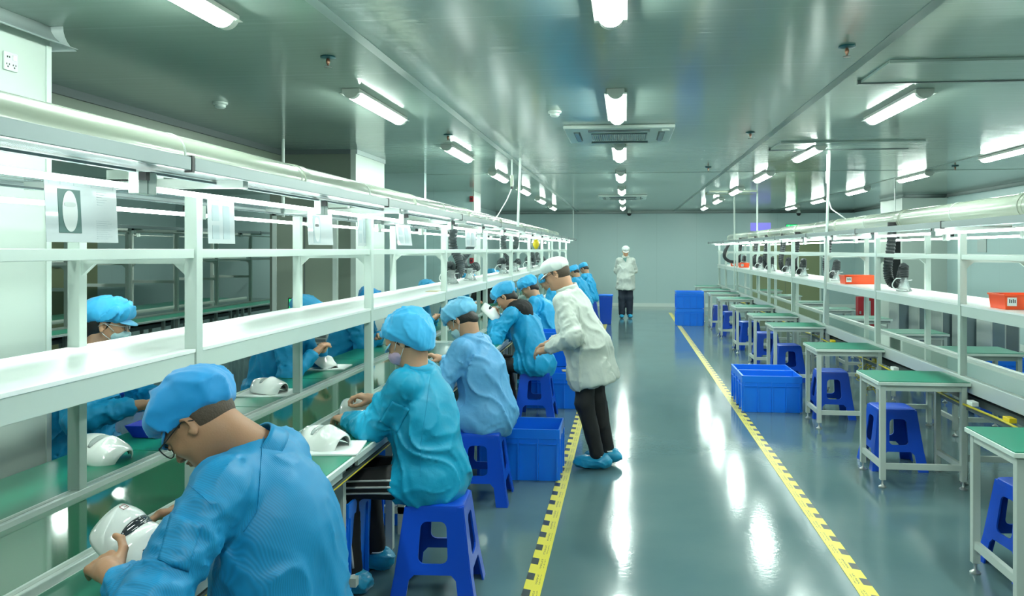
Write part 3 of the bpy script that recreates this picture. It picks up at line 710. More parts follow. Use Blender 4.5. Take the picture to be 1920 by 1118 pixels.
orange_bin(2.45, Yd(2.5, 18.6), .34, .24, 'small distant orange bin on the far end of the right shelf')
orange_bin(2.45, Yd(2.5, 17.2), .2, .3, 'second distant orange bin behind the black hose on the right shelf')
# ------------------------------------------------------------------ exhaust hoses and clear funnels
def hose_pts(pts, n=60):
    P = [Vector(p) for p in pts]; P = [P[0]*2-P[1]]+P+[P[-1]*2-P[-2]]; out = []
    segs = len(P)-3
    for s in range(segs):
        a, b_, c, d = P[s:s+4]
        for k in range(n//segs):
            t = k/(n//segs); out.append(.5*((2*b_)+(c-a)*t+(2*a-5*b_+4*c-d)*t*t+(3*b_-a-3*c+d)*t*t*t))
    out.append(P[-2]); return out
def hose(x, y, ztop, pts, lab, grp, r=.045, funnel=True, lean=0, m=None):
    t = thing('exhaust_hose', lab, 'exhaust hose', (x, y, 0), group=grp)
    pp = hose_pts(pts, 96); b = MB(); b.tube(pp, [r*(1.0 if k % 2 else .84) for k in range(len(pp))], 12)
    b.build('ribbed_hose', m or M_hose, t, smooth='auto')
    MB().tube([pp[0]+Vector((0, 0, .03)), pp[0]-Vector((0, 0, .01))], r*1.08, 12).build('cuff', M_black, t, smooth='auto')
    return t
def funnel(x, y, z, lab, grp, s=1.0, tilt=0):
    t = thing('suction_funnel', lab, 'funnel', (x, y, z), group=grp)
    MB().lathe([(.072*s, .002), (.070*s, .008), (.050*s, .04*s), (.036*s, .09*s), (.034*s, .13*s), (.0345*s, .133*s), (.030*s, .13*s), (.032*s, .09*s), (.045*s, .04*s), (.064*s, .006)], n=24).build('bell', M_clear, t, smooth=True)
    pts = [(.03*s*math.cos(a)-.02, -.075*s+.0*a, .07*s+.055*s*math.sin(a)) for a in []]
    pts = [(-.030*s, -.01, .12*s), (-.08*s, -.02, .115*s), (-.115*s, -.03, .06*s), (-.085*s, -.04, .02), (0, -.07*s, .008)]
    MB().tube(hose_pts(pts, 24), .005*s, 8).build('white_tube', M_foam, t, smooth=True)
    MB().tube([(.03*s, 0, .10*s), (.07*s, -.01, .105*s)], .004, 8).build('damper_knob', M_foam, t, smooth='auto')
    return t
GH, GF = 'black hoses of the right line', 'clear funnels on the right shelf'
for i, (D, dx, sw) in enumerate(((7.45, -.02, .15), (10.0, .03, .12), (11.6, -.03, -.12), (12.9, .02, .1), (14.3, 0, .1), (15.6, .02, -.1), (17.6, 0, -.14))):
    X = 2.60+dx; y = Yd(X, D); zt = 1.90
    pts = [(-.02, .12, zt), (-.03, .12, 1.66), (-.10, .10, 1.46), (-.08, .08, 1.35), (-.02, .05, 1.36), (.0, 0, 1.50), (0, 0, 1.47), (0, 0, 1.415)]
    pts = [(-.05, .16, zt), (-.07, .16, 1.68), (-.10, .15, 1.48), (-.08, .12, 1.36), (-.03, .06, 1.36), (-.005, .02, 1.47), (.0, 0.0, 1.50), (.0, -.0, 1.41)]
    hose(X, y, zt, pts, 'black ribbed exhaust hose hanging from the right duct, %s' % nth(i), GH)
    funnel(X, y, 1.281, 'clear funnel with a white tube on the right shelf, %s' % nth(i), GF)
hose(2.45, Yd(2.45, 18.6), 1.9, [(0, .2, 1.86), (-.12, .1, 1.66), (-.16, 0, 1.5), (-.05, 0, 1.40), (.12, 0, 1.38)], 'farthest black hose bending out from the end of the right duct', GH, r=.04)
M_hose_g = mat('grey_ribbed_hose', (.09, .11, .115), .35)
for i, (D, ) in enumerate(((8.6,), (9.6,), (12.2,), (13.4,), (15.5,), (17.5,))):
    X = -1.85; y = Yd(X, D)
    hose(X, y, 1.98, [(0, .1, 1.98), (-.02, .1, 1.72), (.06, .05, 1.55), (.08, .0, 1.42), (0, -.05, 1.40), (-.05, -.05, 1.46), (-.02, -.02, 1.50), (0, 0, 1.45)] if i % 2 == 0 else [(.05, -.1, 1.98), (.03, -.1, 1.72), (-.08, -.05, 1.56), (-.06, 0, 1.44), (.0, 0, 1.42), (.05, 0, 1.47), (.06, .03, 1.46), (.06, .05, 1.44)],
         'dark ribbed hose hanging inside the left rack, %s' % nth(i), 'hoses of the left line', r=.05, m=M_hose_g)
    funnel(X+.02, y-.14, 1.306, 'clear funnel standing on the left shelf, %s' % nth(i), 'clear funnels on the left shelf', 1.1)
# yellow hanging balloon-like lamp on the left rack
X = -1.30; D = Du(1005, X)
t = thing('warning_light', 'round yellow warning light hanging under the left canopy', 'warning light', (X, Yd(X, D), EYE+(468-457)*D/FPX))
MB().lathe([(.001, -.085), (.025, -.070), (.045, -.025), (.048, .01), (.035, .045), (.012, .06), (.001, .062)]).build('globe', M_yellow, t, smooth=True)
MB().tube([(0, 0, .055), (0, 0, .178)], .004, 8).build('hook', M_chrome, t)
# ------------------------------------------------------------------ instruction sheets
def mask_outline(n=28, w=1.0, h=1.0):
    return [(w*math.cos(2*math.pi*k/n)*(1-.0*abs(math.sin(2*math.pi*k/n))), h*math.sin(2*math.pi*k/n)) for k in range(n)]
M_paper = mat('printed_paper', (.38, .43, .44), .4, coat=.2)
M_ink = mat('grey_ink', (.33, .40, .42), .7)
M_photo = mat('printed_photo_ground', (.035, .10, .09), .5)
def sheet(u0, u1, v0, v1, X, lab, kind, tilt=.10):
    D0, D1 = Du(u0, X), Du(u1, X); y0, y1 = Yd(X, D0), Yd(X, D1); Dm = (D0+D1)/2
    zb, zt_ = EYE-(v1-468)*Dm/FPX, EYE-(v0-468)*Dm/FPX
    t = thing('instruction_sheet', lab, 'instruction sheet', (X, (y0+y1)/2, zb+.002), group='instruction sheets on the left rack')
    W, H = (y1-y0), zt_-zb
    t.rotation_euler = (0, -tilt, 0)
    # local: y across (near = -W/2 shown left), z up, +x toward the aisle
    MB().box(-.002, 0, -W/2, W/2, 0, H).build('paper', M_paper, t)
    def add(nm, m, y0, y1, z0, z1, x=.0012): return MB().box(0.0, x, y0*W-W/2, y1*W-W/2, z0*H, z1*H).build(nm, m, t)
    b = MB()
    if kind == 'big':
        add('printed_photo', M_photo, .16, .46, .14, .80)
        cy, cz = .31*W-W/2, .47*H
        MB().prism([(cy+.10*W*p[0], cz+.31*H*p[1]) for p in rrect(-1, 1, -1, 1, .95, 8)], 'x', .001, .002).build('printed_mask', mat('printed_white', (.46, .50, .49), .5), t)
        MB().prism([(cy+.075*W*p[0], cz+.10*H+.035*H*p[1]) for p in rrect(-1, 1, -1, 1, .6, 5)], 'x', .002, .0027).build('printed_visor', M_grey_visor, t)
        for k in range(5): b.box(0, .0008, .05*W-W/2, .95*W-W/2, (.86+.025*k)*H, (.862+.025*k)*H)
        for yy in (.05, .2, .38, .62, .95): b.box(0, .0008, yy*W-W/2-.0006, yy*W-W/2+.0006, .86*H, .962*H)
        for k in range(6): b.box(0, .0008, .70*W-W/2, (.78+.1*((k*7) % 3)/3)*W-W/2, (.60+.04*k)*H, (.607+.04*k)*H)
        for k in range(9): b.box(0, .0008, .68*W-W/2, (.84+.1*((k*5) % 3)/3)*W-W/2, (.06+.035*k)*H, (.064+.035*k)*H)
    elif kind == 'mid':
        add('printed_photo', M_ink, .2, .48, .05, .86)
        cy, cz = .34*W-W/2, .45*H
        MB().prism([(cy+.11*W*p[0], cz+.36*H*p[1]) for p in rrect(-1, 1, -1, 1, .95, 8)], 'x', .001, .002).build('printed_mask', mat('printed_white', (.46, .50, .49), .5), t)
        MB().prism([(cy+.07*W*p[0], cz+.12*H+.04*H*p[1]) for p in rrect(-1, 1, -1, 1, .6, 5)], 'x', .002, .0027).build('printed_visor', M_black, t)
    else:
        b.box(0, .0008, .15*W-W/2, .4*W-W/2, .1*H, .4*H).box(0, .0008, .15*W-W/2, .4*W-W/2, .5*H, .85*H).box(0, .0008, .55*W-W/2, .8*W-W/2, .1*H, .85*H)
    if b.v: b.build('print', M_ink, t)
    MB().box(-.004, .003, -W/2-.004, W/2+.004, H-.004, H+.004).build('clip_strip', M_clear, t)
XS = -1.60
sheet(88, 222, 335, 456, XS, 'large printed instruction sheet with a face mask photo, nearest on the left rack', 'big', .05)
sheet(391, 441, 374, 458, XS, 'blank-looking plastic-sleeved sheet right of the first rack post', 'none', .03)
sheet(579, 625, 397, 460, XS, 'instruction sheet with a small drawing of the long mask, between the first two rack bays', 'mid', .05)
sheet(672, 690, 405, 462, XS, 'clear sleeve hanging just before the second near rack post', 'none', .03)
sheet(746, 773, 421, 461, XS, 'tilted sheet with small diagrams beyond the second near rack post', 'fig', .12)
sheet(873, 893, 432, 463, XS, 'narrow sleeved sheet hanging farther along the left rack', 'none', .03)
tag(MB().box(0, .1, 0, .16, 0, .002).build('paper_note', mat('cream_paper', (.7, .6, .35), .6), loc=(-1.72, Yd(-1.7, 6.9)+.0, ZS+.001)), 'small cream note lying on the left shelf', 'note')
# ------------------------------------------------------------------ beauty masks and sheets on the desks
def mask_mesh(b, W=.20, H=.215, dep=.085, t=.004):
    """open shell: face toward +z, length along y, width along x"""
    def fn(u, v):
        a = (u-.5)*math.pi*.98; 
        s = 2*v-1
        wd = W/2*(1-.10*max(0, -s)-.06*abs(s)**3)*(1-abs(s)**6*.35)
        x = wd*math.sin(a); z = dep*math.cos(a)*(1-.22*s*s) - .012*math.exp(-((s-.25)/.18)**2)*math.cos(a)**2 + .012*math.exp(-((s+.05)/.2)**2)*max(0, math.cos(a))**6
        y = H/2*s*(1-.18*(1-math.cos(a))*.6)
        return (x, y, z)
    b.grid(fn, 28, 20); return fn
def make_mask(name, label, loc, rot, grp, visor=M_grey_visor, scale=1.0, logo=False):
    t = thing(name, label, 'face mask device', loc, 0, grp); t.rotation_euler = rot; t.scale = (scale,)*3
    b = MB(); fn = mask_mesh(b); b.build('shell', M_gloss_white, t, smooth=True, solid=.005)
    v = MB()
    def vf(p, q):
        a = .5+(p-.5)*.46; s = .5+.5*(.30+(q-.5)*.25*(1-.55*(2*p-1)**4) + .05*(2*p-1)**2*-1)
        x, y, z = fn(a, s); return (x*1.025, y, z+.0045)
    v.grid(vf, 14, 4); v.build('visor_window', visor, t, smooth=True, solid=.002)
    i = MB()
    def inf(p, q):
        x, y, z = fn(.08+.84*p, .06+.88*q); return (x*.82, y*.9, z*.74+.004)
    i.grid(inf, 14, 10); i.build('inner_lining', M_dgrey if not logo else M_grey, t, smooth=True, solid=.003)
    if logo:
        l = MB()
        for k in range(6):
            a = .30+.0*k; p = fn(.5-.20+.012*0, .30-.035*k); q = Vector(p)
            l.box(q.x-.0045, q.x+.0015+.002*(k % 2), q.y-.0022, q.y+.0016, q.z+.003, q.z+.0052)
        l.build('side_lettering', M_black, t)
        rb = MB(); pp = [fn(.5+dx, .5+.5*sy) for dx, sy in ((-.05, .93), (.05, .93), (.045, .80), (-.045, .80), (-.05, .93))]
        rb.tube([(q_[0]*1.02, q_[1], q_[2]+.005) for q_ in pp], .0008, 6); rb.tube([(-.006, pp[2][1]+.004, pp[2][2]+.007), (.006, pp[2][1]+.004, pp[2][2]+.007)], .0008, 6)
        rb.build('red_stamp', M_red, t)
    return t
def deskp(u, v, z=.75):
    D = (EYE-z)*FPX/(v-468); X = Xu(u, D); return (X, Yd(X, D), z)
GM = 'white mask devices on the left line'
def foam(u, v, lab, rz=0.0, W=.26, H=.2, z=.75):
    p = deskp(u, v, z)
    tag(MB().prism(rrect(-W/2, W/2, -H/2, H/2, .01, 2), 'z', .001, .008).build('foam_sheet', M_foam, loc=(p[0], p[1], z)), lab, 'foam sheet', 'white foam sheets under the masks').rotation_euler = (0, 0, rz)
    return p
p = foam(618, 842, 'white foam sheet under the mask beside the foreground man\'s shoulder', .15, .30, .26)
make_mask('face_mask_device', 'glossy white mask with grey visor on the near desk behind the foreground man', (p[0]-.03, p[1]+.02, .762), (.12, -.05, 1.25), GM)
p = foam(505, 738, 'white foam sheet on the far desk behind the foreground man\'s cap', .1, .34, .28)
make_mask('face_mask_device', 'white mask lying face up on the far desk behind the foreground man\'s cap', (p[0], p[1], .762), (.1, 0, 1.4), GM)
p = foam(612, 690, 'white foam sheet under the hands of the second far-side worker', .1, .34, .28)
make_mask('face_mask_device', 'white mask with orange marks under the hands of the second far-side worker', (p[0]-.02, p[1]-.02, .765), (.5, .3, 1.3), GM)
q = deskp(160, 862); make_mask('face_mask_device', 'white mask showing its grey lining on the far desk near the blue tray', (-2.27, q[1]+.0, .765), (.30, -.12, 1.45), GM)
q = deskp(830, 690); make_mask('face_mask_device', 'white mask with green and orange stickers standing at the light-blue coated worker', (-1.40, Yd(-1.4, 5.55), .80), (math.radians(70), 0, 2.0), GM)
q = deskp(668, 782); make_mask('face_mask_device', 'glossy white mask lying under the hands of the pink-masked woman', (q[0]+.02, q[1]+.02, .762), (.1, -.05, 1.3), GM)
# blue tray on the far desk
t = thing('parts_tray', 'blue parts tray on the far desk in front of the masked far-side worker', 'tray', (-2.42, Yd(-2.3, 3.86), .751))
b = MB(); W, Dp, H = .17, .26, .065
def rv(o, z, fx=0): return [(o, o, z), (W-o, o, z), (W-o, Dp-o, z), (o, Dp-o, z)]
rings = [rv(.03, .001), rv(.002, H), rv(.008, H), rv(.036, .006)]
b.add([p_ for R in rings for p_ in R], [(i*4+k, i*4+(k+1) % 4, (i+1)*4+(k+1) % 4, (i+1)*4+k) for i in range(3) for k in range(4)]+[(3, 2, 1, 0), (12, 13, 14, 15)])
b.build('tray_body', mat('deep_blue_tray', (.003, .03, .55), .3), t, bevel=.003)
# plastic jigs, bags and small parts along the near desk
for i, (u, v, h, lab) in enumerate(((833, 655, .10, 'clear zip bag standing on the near desk beside the pink-masked woman'),)):
    X = -1.42; D = Du(u, X); t = thing('clear_bag', lab, 'plastic bag', (X, Yd(X, D), .751))
    b = MB(); b.grid(lambda p, q_: ((p-.5)*.15, .012*math.sin(p*6)*math.sin(q_*3), q_*.20), 8, 8); b.build('bag_film', mat('bag_film', (.75, .85, .88), .15, alpha=.35), t, smooth=True, solid=.001)
    MB().box(-.075, .075, -.003, .003, .185, .20).build('zip_strip', M_foam, t)
rnd = random.Random(4)
for i in range(9):
    D = 6.6+i*1.25; X = -1.40+rnd.uniform(-.05, .05); y = Yd(X, D)
    if i % 3 == 0:
        make_mask('face_mask_device', 'white mask in work on the near desk, %s of the distant ones' % ORD[i//3].replace('nearest', 'first'), (X, y, .775), (.3, .2, 1.2+i), 'distant masks on the near desk')
    elif i % 3 == 1:
        t = thing('component_tray', 'low white component tray on the near desk, %s of the row' % ORD[i//3].replace('nearest', 'first'), 'tray', (X, y, .751), .1*i, 'white trays on the near desk')
        MB().box(-.1, .1, -.14, .14, 0, .012).build('tray_base', M_foam, t, bevel=.003)
        b = MB()
        for k in range(5): b.box(-.08+.035*k, -.06+.035*k, -.1, .1, .012, .03)
        b.build('components', M_grey, t)
    else:
        t = thing('assembly_jig', 'small white assembly jig on the near desk, %s of the row' % ORD[i//3].replace('nearest', 'first'), 'jig', (X, y, .751), .2*i, 'jigs on the near desk')
        MB().box(-.07, .07, -.07, .07, 0, .02).build('jig_base', M_rail, t, bevel=.002)
        MB().tube([(0, .04, .02), (0, .04, .16), (0, -.03, .19)], .008, 8).build('jig_arm', M_chrome, t, smooth=True)
        MB().lathe([(.001, 0), (.02, 0), (.024, .03), (.001, .034)], (0, -.03, .16)).build('jig_head', M_foam, t, smooth='auto')
# floor power strip / cable runs below the right conveyor
t = thing('cable_tray', 'cable tray with yellow boxes slung under the right conveyor', 'cable tray', (2.36, 0, .56))
MB().box(-.01, .06, 2.2, 20.5, 0, .008).box(-.012, -.006, 2.2, 20.5, 0, .04).build('tray_body', M_dgrey, t)
for k in range(34):
    y = 2.5+k*.53
    MB().box(-.025, .02, y, y+.09, .045, .075).build('socket_box', M_yellow if k % 3 else M_foam, t, bevel=.003)
MB().tube([(-.03, 2.3+.6*k, .035+.012*(k % 2)) for k in range(30)], .008, 6).build('cable', mat('yellow_cable', (.6, .5, .03), .4), t, smooth=True)
t2 = thing('cable_tray', 'slim cable tray with a yellow cable under the near left desks', 'cable tray', (-1.235, 0, .64))
MB().box(-.03, .0, .5, 18, 0, .02).build('tray_body', M_dgrey, t2)
MB().tube([(.008, .5, .012), (.008, 18, .012)], .003, 6).build('cable', MATS['yellow_cable'], t2)
t = thing('cable_bundle', 'tangled yellow cables hanging under the third workbench on the right', 'cables', (2.42, Yd(2.4, 7.9), 0))
for k in range(9):
    rr = random.Random(k); pts = [(rr.uniform(-.14, .14), rr.uniform(-.1, .1), .56-.06*j+rr.uniform(-.03, .03)) for j in range(6)]
    MB().tube(hose_pts(pts, 30), .004, 6).build('cable', MATS['yellow_cable'], t, smooth=True)
# ------------------------------------------------------------------ people: smooth solid modelling
def _hash(ix, iy, iz, seed):
    h = (ix*374761393 + iy*668265263 + iz*2147483647 + seed*974711) & 0xffffffff
    h = ((h ^ (h >> 13))*1274126177) & 0xffffffff
    return ((h ^ (h >> 16)) & 0xffff)/65535.0
def vnoise(P, seed=0):
    F = np.floor(P).astype(np.int64); f = P-F; f = f*f*(3-2*f); out = 0
    for dx in (0, 1):
        for dy in (0, 1):
            for dz in (0, 1):
                w = (f[:, 0] if dx else 1-f[:, 0])*(f[:, 1] if dy else 1-f[:, 1])*(f[:, 2] if dz else 1-f[:, 2])
                out = out + w*_hash(F[:, 0]+dx, F[:, 1]+dy, F[:, 2]+dz, seed)
    return out
def rot_to(fwd, up):
    """rows: forward, left, up axes"""
    f = np.array(fwd, float); f /= np.linalg.norm(f); u = np.array(up, float); l = np.cross(u, f); l /= np.linalg.norm(l); u = np.cross(f, l)
    return np.array([f, l, u])
I3 = np.eye(3)
def cap(a, b, ra, rb, k=.03, op='+'): return ('c', np.array(a, float), np.array(b, float), ra, rb, k, op)
def ell(c, r, R=None, k=.03, op='+'): return ('e', np.array(c, float), np.array(r, float), I3 if R is None else R, 0, k, op)
def plane(c, n, k=.004): return ('p', np.array(c, float), np.array(n, float)/np.linalg.norm(n), 0, 0, k, 'x')     # keep the side n points to
def prim_d(pr, P):
    if pr[0] == 'c':
        a, b, ra, rb = pr[1:5]; ba = b-a; L2 = max(ba.dot(ba), 1e-9); h = np.clip((P-a).dot(ba)/L2, 0, 1)
        return np.linalg.norm(P-a-h[:, None]*ba, axis=1)-(ra+(rb-ra)*h)
    if pr[0] == 'e':
        q = (P-pr[1]).dot(pr[3].T); k0 = np.linalg.norm(q/pr[2], axis=1); k1 = np.linalg.norm(q/(pr[2]**2), axis=1)
        return k0*(k0-1)/np.maximum(k1, 1e-9)
    return -(P-pr[1]).dot(pr[2])
def prim_box(pr):
    if pr[0] == 'c':
        r = max(pr[3], pr[4]); return np.minimum(pr[1], pr[2])-r, np.maximum(pr[1], pr[2])+r
    if pr[0] == 'e':
        r = np.abs(pr[3].T*pr[2]).sum(1); return pr[1]-r, pr[1]+r
def sdf_mesh(prims, res, disp=None):
    lo = np.min([prim_box(p)[0] for p in prims if p[6] == '+'], 0)-.03; hi = np.max([prim_box(p)[1] for p in prims if p[6] == '+'], 0)+.03
    n = np.ceil((hi-lo)/res).astype(int)+1
    D = np.full(n, 1.0, np.float32); ax = [lo[i]+res*np.arange(n[i]) for i in range(3)]
    for pr in prims:
        if pr[0] == 'p': i0, i1 = np.zeros(3, int), n
        else:
            a, b = prim_box(pr); m = pr[5]*1.3+3*res+(.02 if disp else 0)
            i0 = np.clip(np.floor((a-m-lo)/res).astype(int), 0, n); i1 = np.clip(np.ceil((b+m-lo)/res).astype(int)+1, 0, n)
        if np.any(i1 <= i0): continue
        sl = tuple(slice(i0[i], i1[i]) for i in range(3))
        G = np.stack(np.meshgrid(*[ax[i][sl[i]] for i in range(3)], indexing='ij'), -1).reshape(-1, 3)
        d = prim_d(pr, G).reshape(D[sl].shape).astype(np.float32); c = D[sl]; k = pr[5]
        if pr[6] == '+':
            h = np.maximum(k-np.abs(c-d), 0)/k; D[sl] = np.minimum(c, d)-h*h*k*.25
        else:
            if pr[6] == '-': d = -d
            h = np.maximum(k-np.abs(c-d), 0)/k; D[sl] = np.maximum(c, d)+h*h*k*.25
    if disp:
        band = np.abs(D) < .03; idx = np.argwhere(band); Pp = lo+idx*res
        D[band] += disp(Pp).astype(np.float32)
    # surface nets
    S = D < 0; nx, ny, nz = n
    corners = [(dx, dy, dz) for dx in (0, 1) for dy in (0, 1) for dz in (0, 1)]
    cnt = sum(S[dx:nx-1+dx, dy:ny-1+dy, dz:nz-1+dz].astype(np.int8) for dx, dy, dz in corners)
    act = np.argwhere((cnt > 0) & (cnt < 8)); ids = -np.ones((nx-1, ny-1, nz-1), np.int64); ids[tuple(act.T)] = np.arange(len(act))
    acc = np.zeros((len(act), 3)); wt = np.zeros(len(act))
    for a in range(8):
        for b in range(a+1, 8):
            ca, cb = np.array(corners[a]), np.array(corners[b])
            if np.abs(ca-cb).sum() != 1: continue
            da = D[tuple((act+ca).T)]; db = D[tuple((act+cb).T)]; m = (da < 0) != (db < 0)
            t = np.where(m, da/np.where(m, da-db, 1), 0); acc += m[:, None]*(ca+(cb-ca)*t[:, None]); wt += m
    V = lo+(act+acc/wt[:, None])*res; F = []
    for axis in range(3):
        o1, o2 = [(1, 2), (2, 0), (0, 1)][axis]
        sa = [slice(None)]*3; sb = [slice(None)]*3; sa[axis] = slice(0, -1); sb[axis] = slice(1, None)
        A, B = S[tuple(sa)], S[tuple(sb)]; e = np.argwhere(A != B)
        e = e[(e[:, o1] > 0) & (e[:, o2] > 0) & (e[:, o1] < n[o1]-1) & (e[:, o2] < n[o2]-1)]
        if not len(e): continue
        def cell(d1, d2):
            q = e.copy(); q[:, o1] -= d1; q[:, o2] -= d2; return ids[tuple(q.T)]
        quad = np.stack([cell(1, 1), cell(0, 1), cell(0, 0), cell(1, 0)], 1); inside = A[tuple(e.T)]
        quad[~inside] = quad[~inside][:, ::-1]; F.append(quad)
    F = np.concatenate(F) if F else np.zeros((0, 4), int); F = F[(F >= 0).all(1)]
    return V, F
def np_obj(name, parts, m, parent=None, disp_smooth=0):
    V = []; F = []; o = 0
    for v, f in parts: V.append(v); F.append(f+o); o += len(v)
    V = np.concatenate(V); F = np.concatenate(F)
    me = bpy.data.meshes.new(name); me.vertices.add(len(V)); me.vertices.foreach_set('co', V.astype(np.float32).ravel())
    me.loops.add(len(F)*4); me.loops.foreach_set('vertex_index', F.astype(np.int32).ravel()); me.polygons.add(len(F))
    me.polygons.foreach_set('loop_start', np.arange(0, len(F)*4, 4, dtype=np.int32)); me.polygons.foreach_set('loop_total', np.full(len(F), 4, np.int32))
    me.update(calc_edges=True); me.validate(); me.polygons.foreach_set('use_smooth', [True]*len(me.polygons)); me.materials.append(m)
    ob = bpy.data.objects.new(name, me); COL.objects.link(ob)
    if parent: ob.parent = parent
    return ob
def folds(amp, seed=1, dirn=(0.3, 0.2, 1), f=9):
    """cloth folds: warped ridges, stretched along dirn"""
    R = rot_to(dirn, (0.13, 1, 0.2))
    def fn(P):
        Q = P.dot(R.T)*np.array([f*.22, f, f]); w = vnoise(P*5+3, seed+7)*1.8; w2 = vnoise(P*7+9, seed+11)*1.8
        n1 = vnoise(Q+w[:, None], seed); n2 = vnoise(P*np.array([f*1.3, f*1.3, f*.8])+w2[:, None]*1.5+5, seed+3); n3 = vnoise(P*f*2.6+w[:, None]*2, seed+5)
        r1 = 1-np.abs(2*n1-1); r2 = 1-np.abs(2*n2-1); r3 = 1-np.abs(2*n3-1)
        return -amp*(r1**3.6*1.75+r2**6*.55+r3**4*.22-.5)
    return fn
def drape(amp, seed, axis, arms, f=9):
    """folds that run down the trunk and crumple across the sleeves, tightest at the elbows"""
    tor = folds(amp, seed, axis, f)
    segs = [(np.array(a), np.array(b)) for a, b in arms]
    def fn(P):
        base = tor(P); best = np.full(len(P), 9.0); val = np.zeros(len(P))
        for i, (a, b) in enumerate(segs):
            ba = b-a; L = np.linalg.norm(ba); u = ba/L; h = np.clip((P-a).dot(u), 0, L); c = P-a-h[:, None]*u; d = np.linalg.norm(c, axis=1)
            R = rot_to(u, (0.21, .13, 1)); q = c.dot(R.T); ang = np.arctan2(q[:, 1], q[:, 2])
            cx = np.stack([np.cos(ang)*1.1, np.sin(ang)*1.1, (h+.03*np.sin(ang*1+i+seed))*26], 1)
            n1 = vnoise(cx+vnoise(P*9, seed+i)[:, None]*.9, seed+i*3); n2 = vnoise(cx*1.9+7, seed+i*5); near = 1-h/L if i % 2 else h/L
            r = (1-np.abs(2*n1-1))**3.5*1.35*(.55+.75*near)+(1-np.abs(2*n2-1))**4*.5
            m = d < best; best[m] = d[m]; val[m] = (-amp*(r-.4))[m]
        w = np.clip((.105-best)/.03, 0, 1); return base*(1-w)+val*w
    return fn
# cloth and skin
M_skin = mat('skin', (.56, .31, .19), .5, sss=.10, noise=(.07, 30), bump=('noise', 220, .12))
M_skin2 = mat('skin_tan', (.42, .22, .125), .5, sss=.10, noise=(.07, 30), bump=('noise', 220, .12))
def cloth(name, col, sc=70, kind='crease'):
    return mat(name, col, .48, spec=.4, noise=(.05, 9), bump=('stripe', sc, .08) if kind == 'stripe' else ('crease', 30, .30))
M_cl1 = cloth('blue_striped_cloth', (.008, .24, .50), 75, 'stripe'); M_cl2 = cloth('cyan_blue_cloth', (.006, .32, .62)); M_cl3 = cloth('light_blue_cloth', (.11, .37, .66)); M_cl4 = cloth('turquoise_cloth', (.004, .30, .50))
M_capb = mat('blue_cap_cloth', (.035, .42, .78), .6, sheen=.2, noise=(.06, 12)); M_capl = mat('pale_blue_cap_cloth', (.15, .52, .80), .6, sheen=.2)
M_capd = mat('deep_blue_cap_cloth', (.010, .32, .74), .6, sheen=.2, noise=(.06, 12))
M_wcl = cloth('white_coat_cloth', (.46, .51, .46)); M_wcap = mat('white_cap_cloth', (.66, .72, .68), .65)
M_hair = mat('black_hair', (.016, .013, .011), .5, bump=('noise', 160, .5)); M_hairs = mat('short_brown_black_hair', (.075, .052, .034), .6, bump=('noise', 190, .6), noise=(.3, 120))
M_trous = mat('black_trousers', (.006, .006, .007), .7); M_navy = mat('navy_trousers', (.006, .014, .028), .7)
M_stripe = mat('white_stripe', (.45, .47, .47), .7)
M_cover = mat('blue_film_shoe_cover', (.015, .28, .48), .28, bump=('noise', 45, .6))
M_maskp = mat('pink_mask_cloth', (.62, .42, .58), .7); M_maskb = mat('pale_blue_mask_cloth', (.42, .62, .66), .7)
M_eye = mat('eye_white', (.7, .7, .68), .2); M_lip = mat('lip', (.42, .16, .13), .45); M_glass = mat('spectacle_lens', (.9, .95, .95), .05, trans=.9, alpha=.25)
M_hood = mat('black_hood_cloth', (.012, .012, .013), .85)

def norm(v): v = np.array(v, float); return v/np.linalg.norm(v)
def lerp(a, b, t): return np.array(a, float)*(1-t)+np.array(b, float)*t
def two_bone(S, W, l1, l2, pole):
    S, W = np.array(S, float), np.array(W, float); d = W-S; L = min(np.linalg.norm(d), (l1+l2)*.999); u = norm(d)
    a = (l1*l1-l2*l2+L*L)/(2*L); h = math.sqrt(max(l1*l1-a*a, 0)); p = np.array(pole, float); p = norm(p-u*p.dot(u)); return S+u*a+p*h, S+u*L
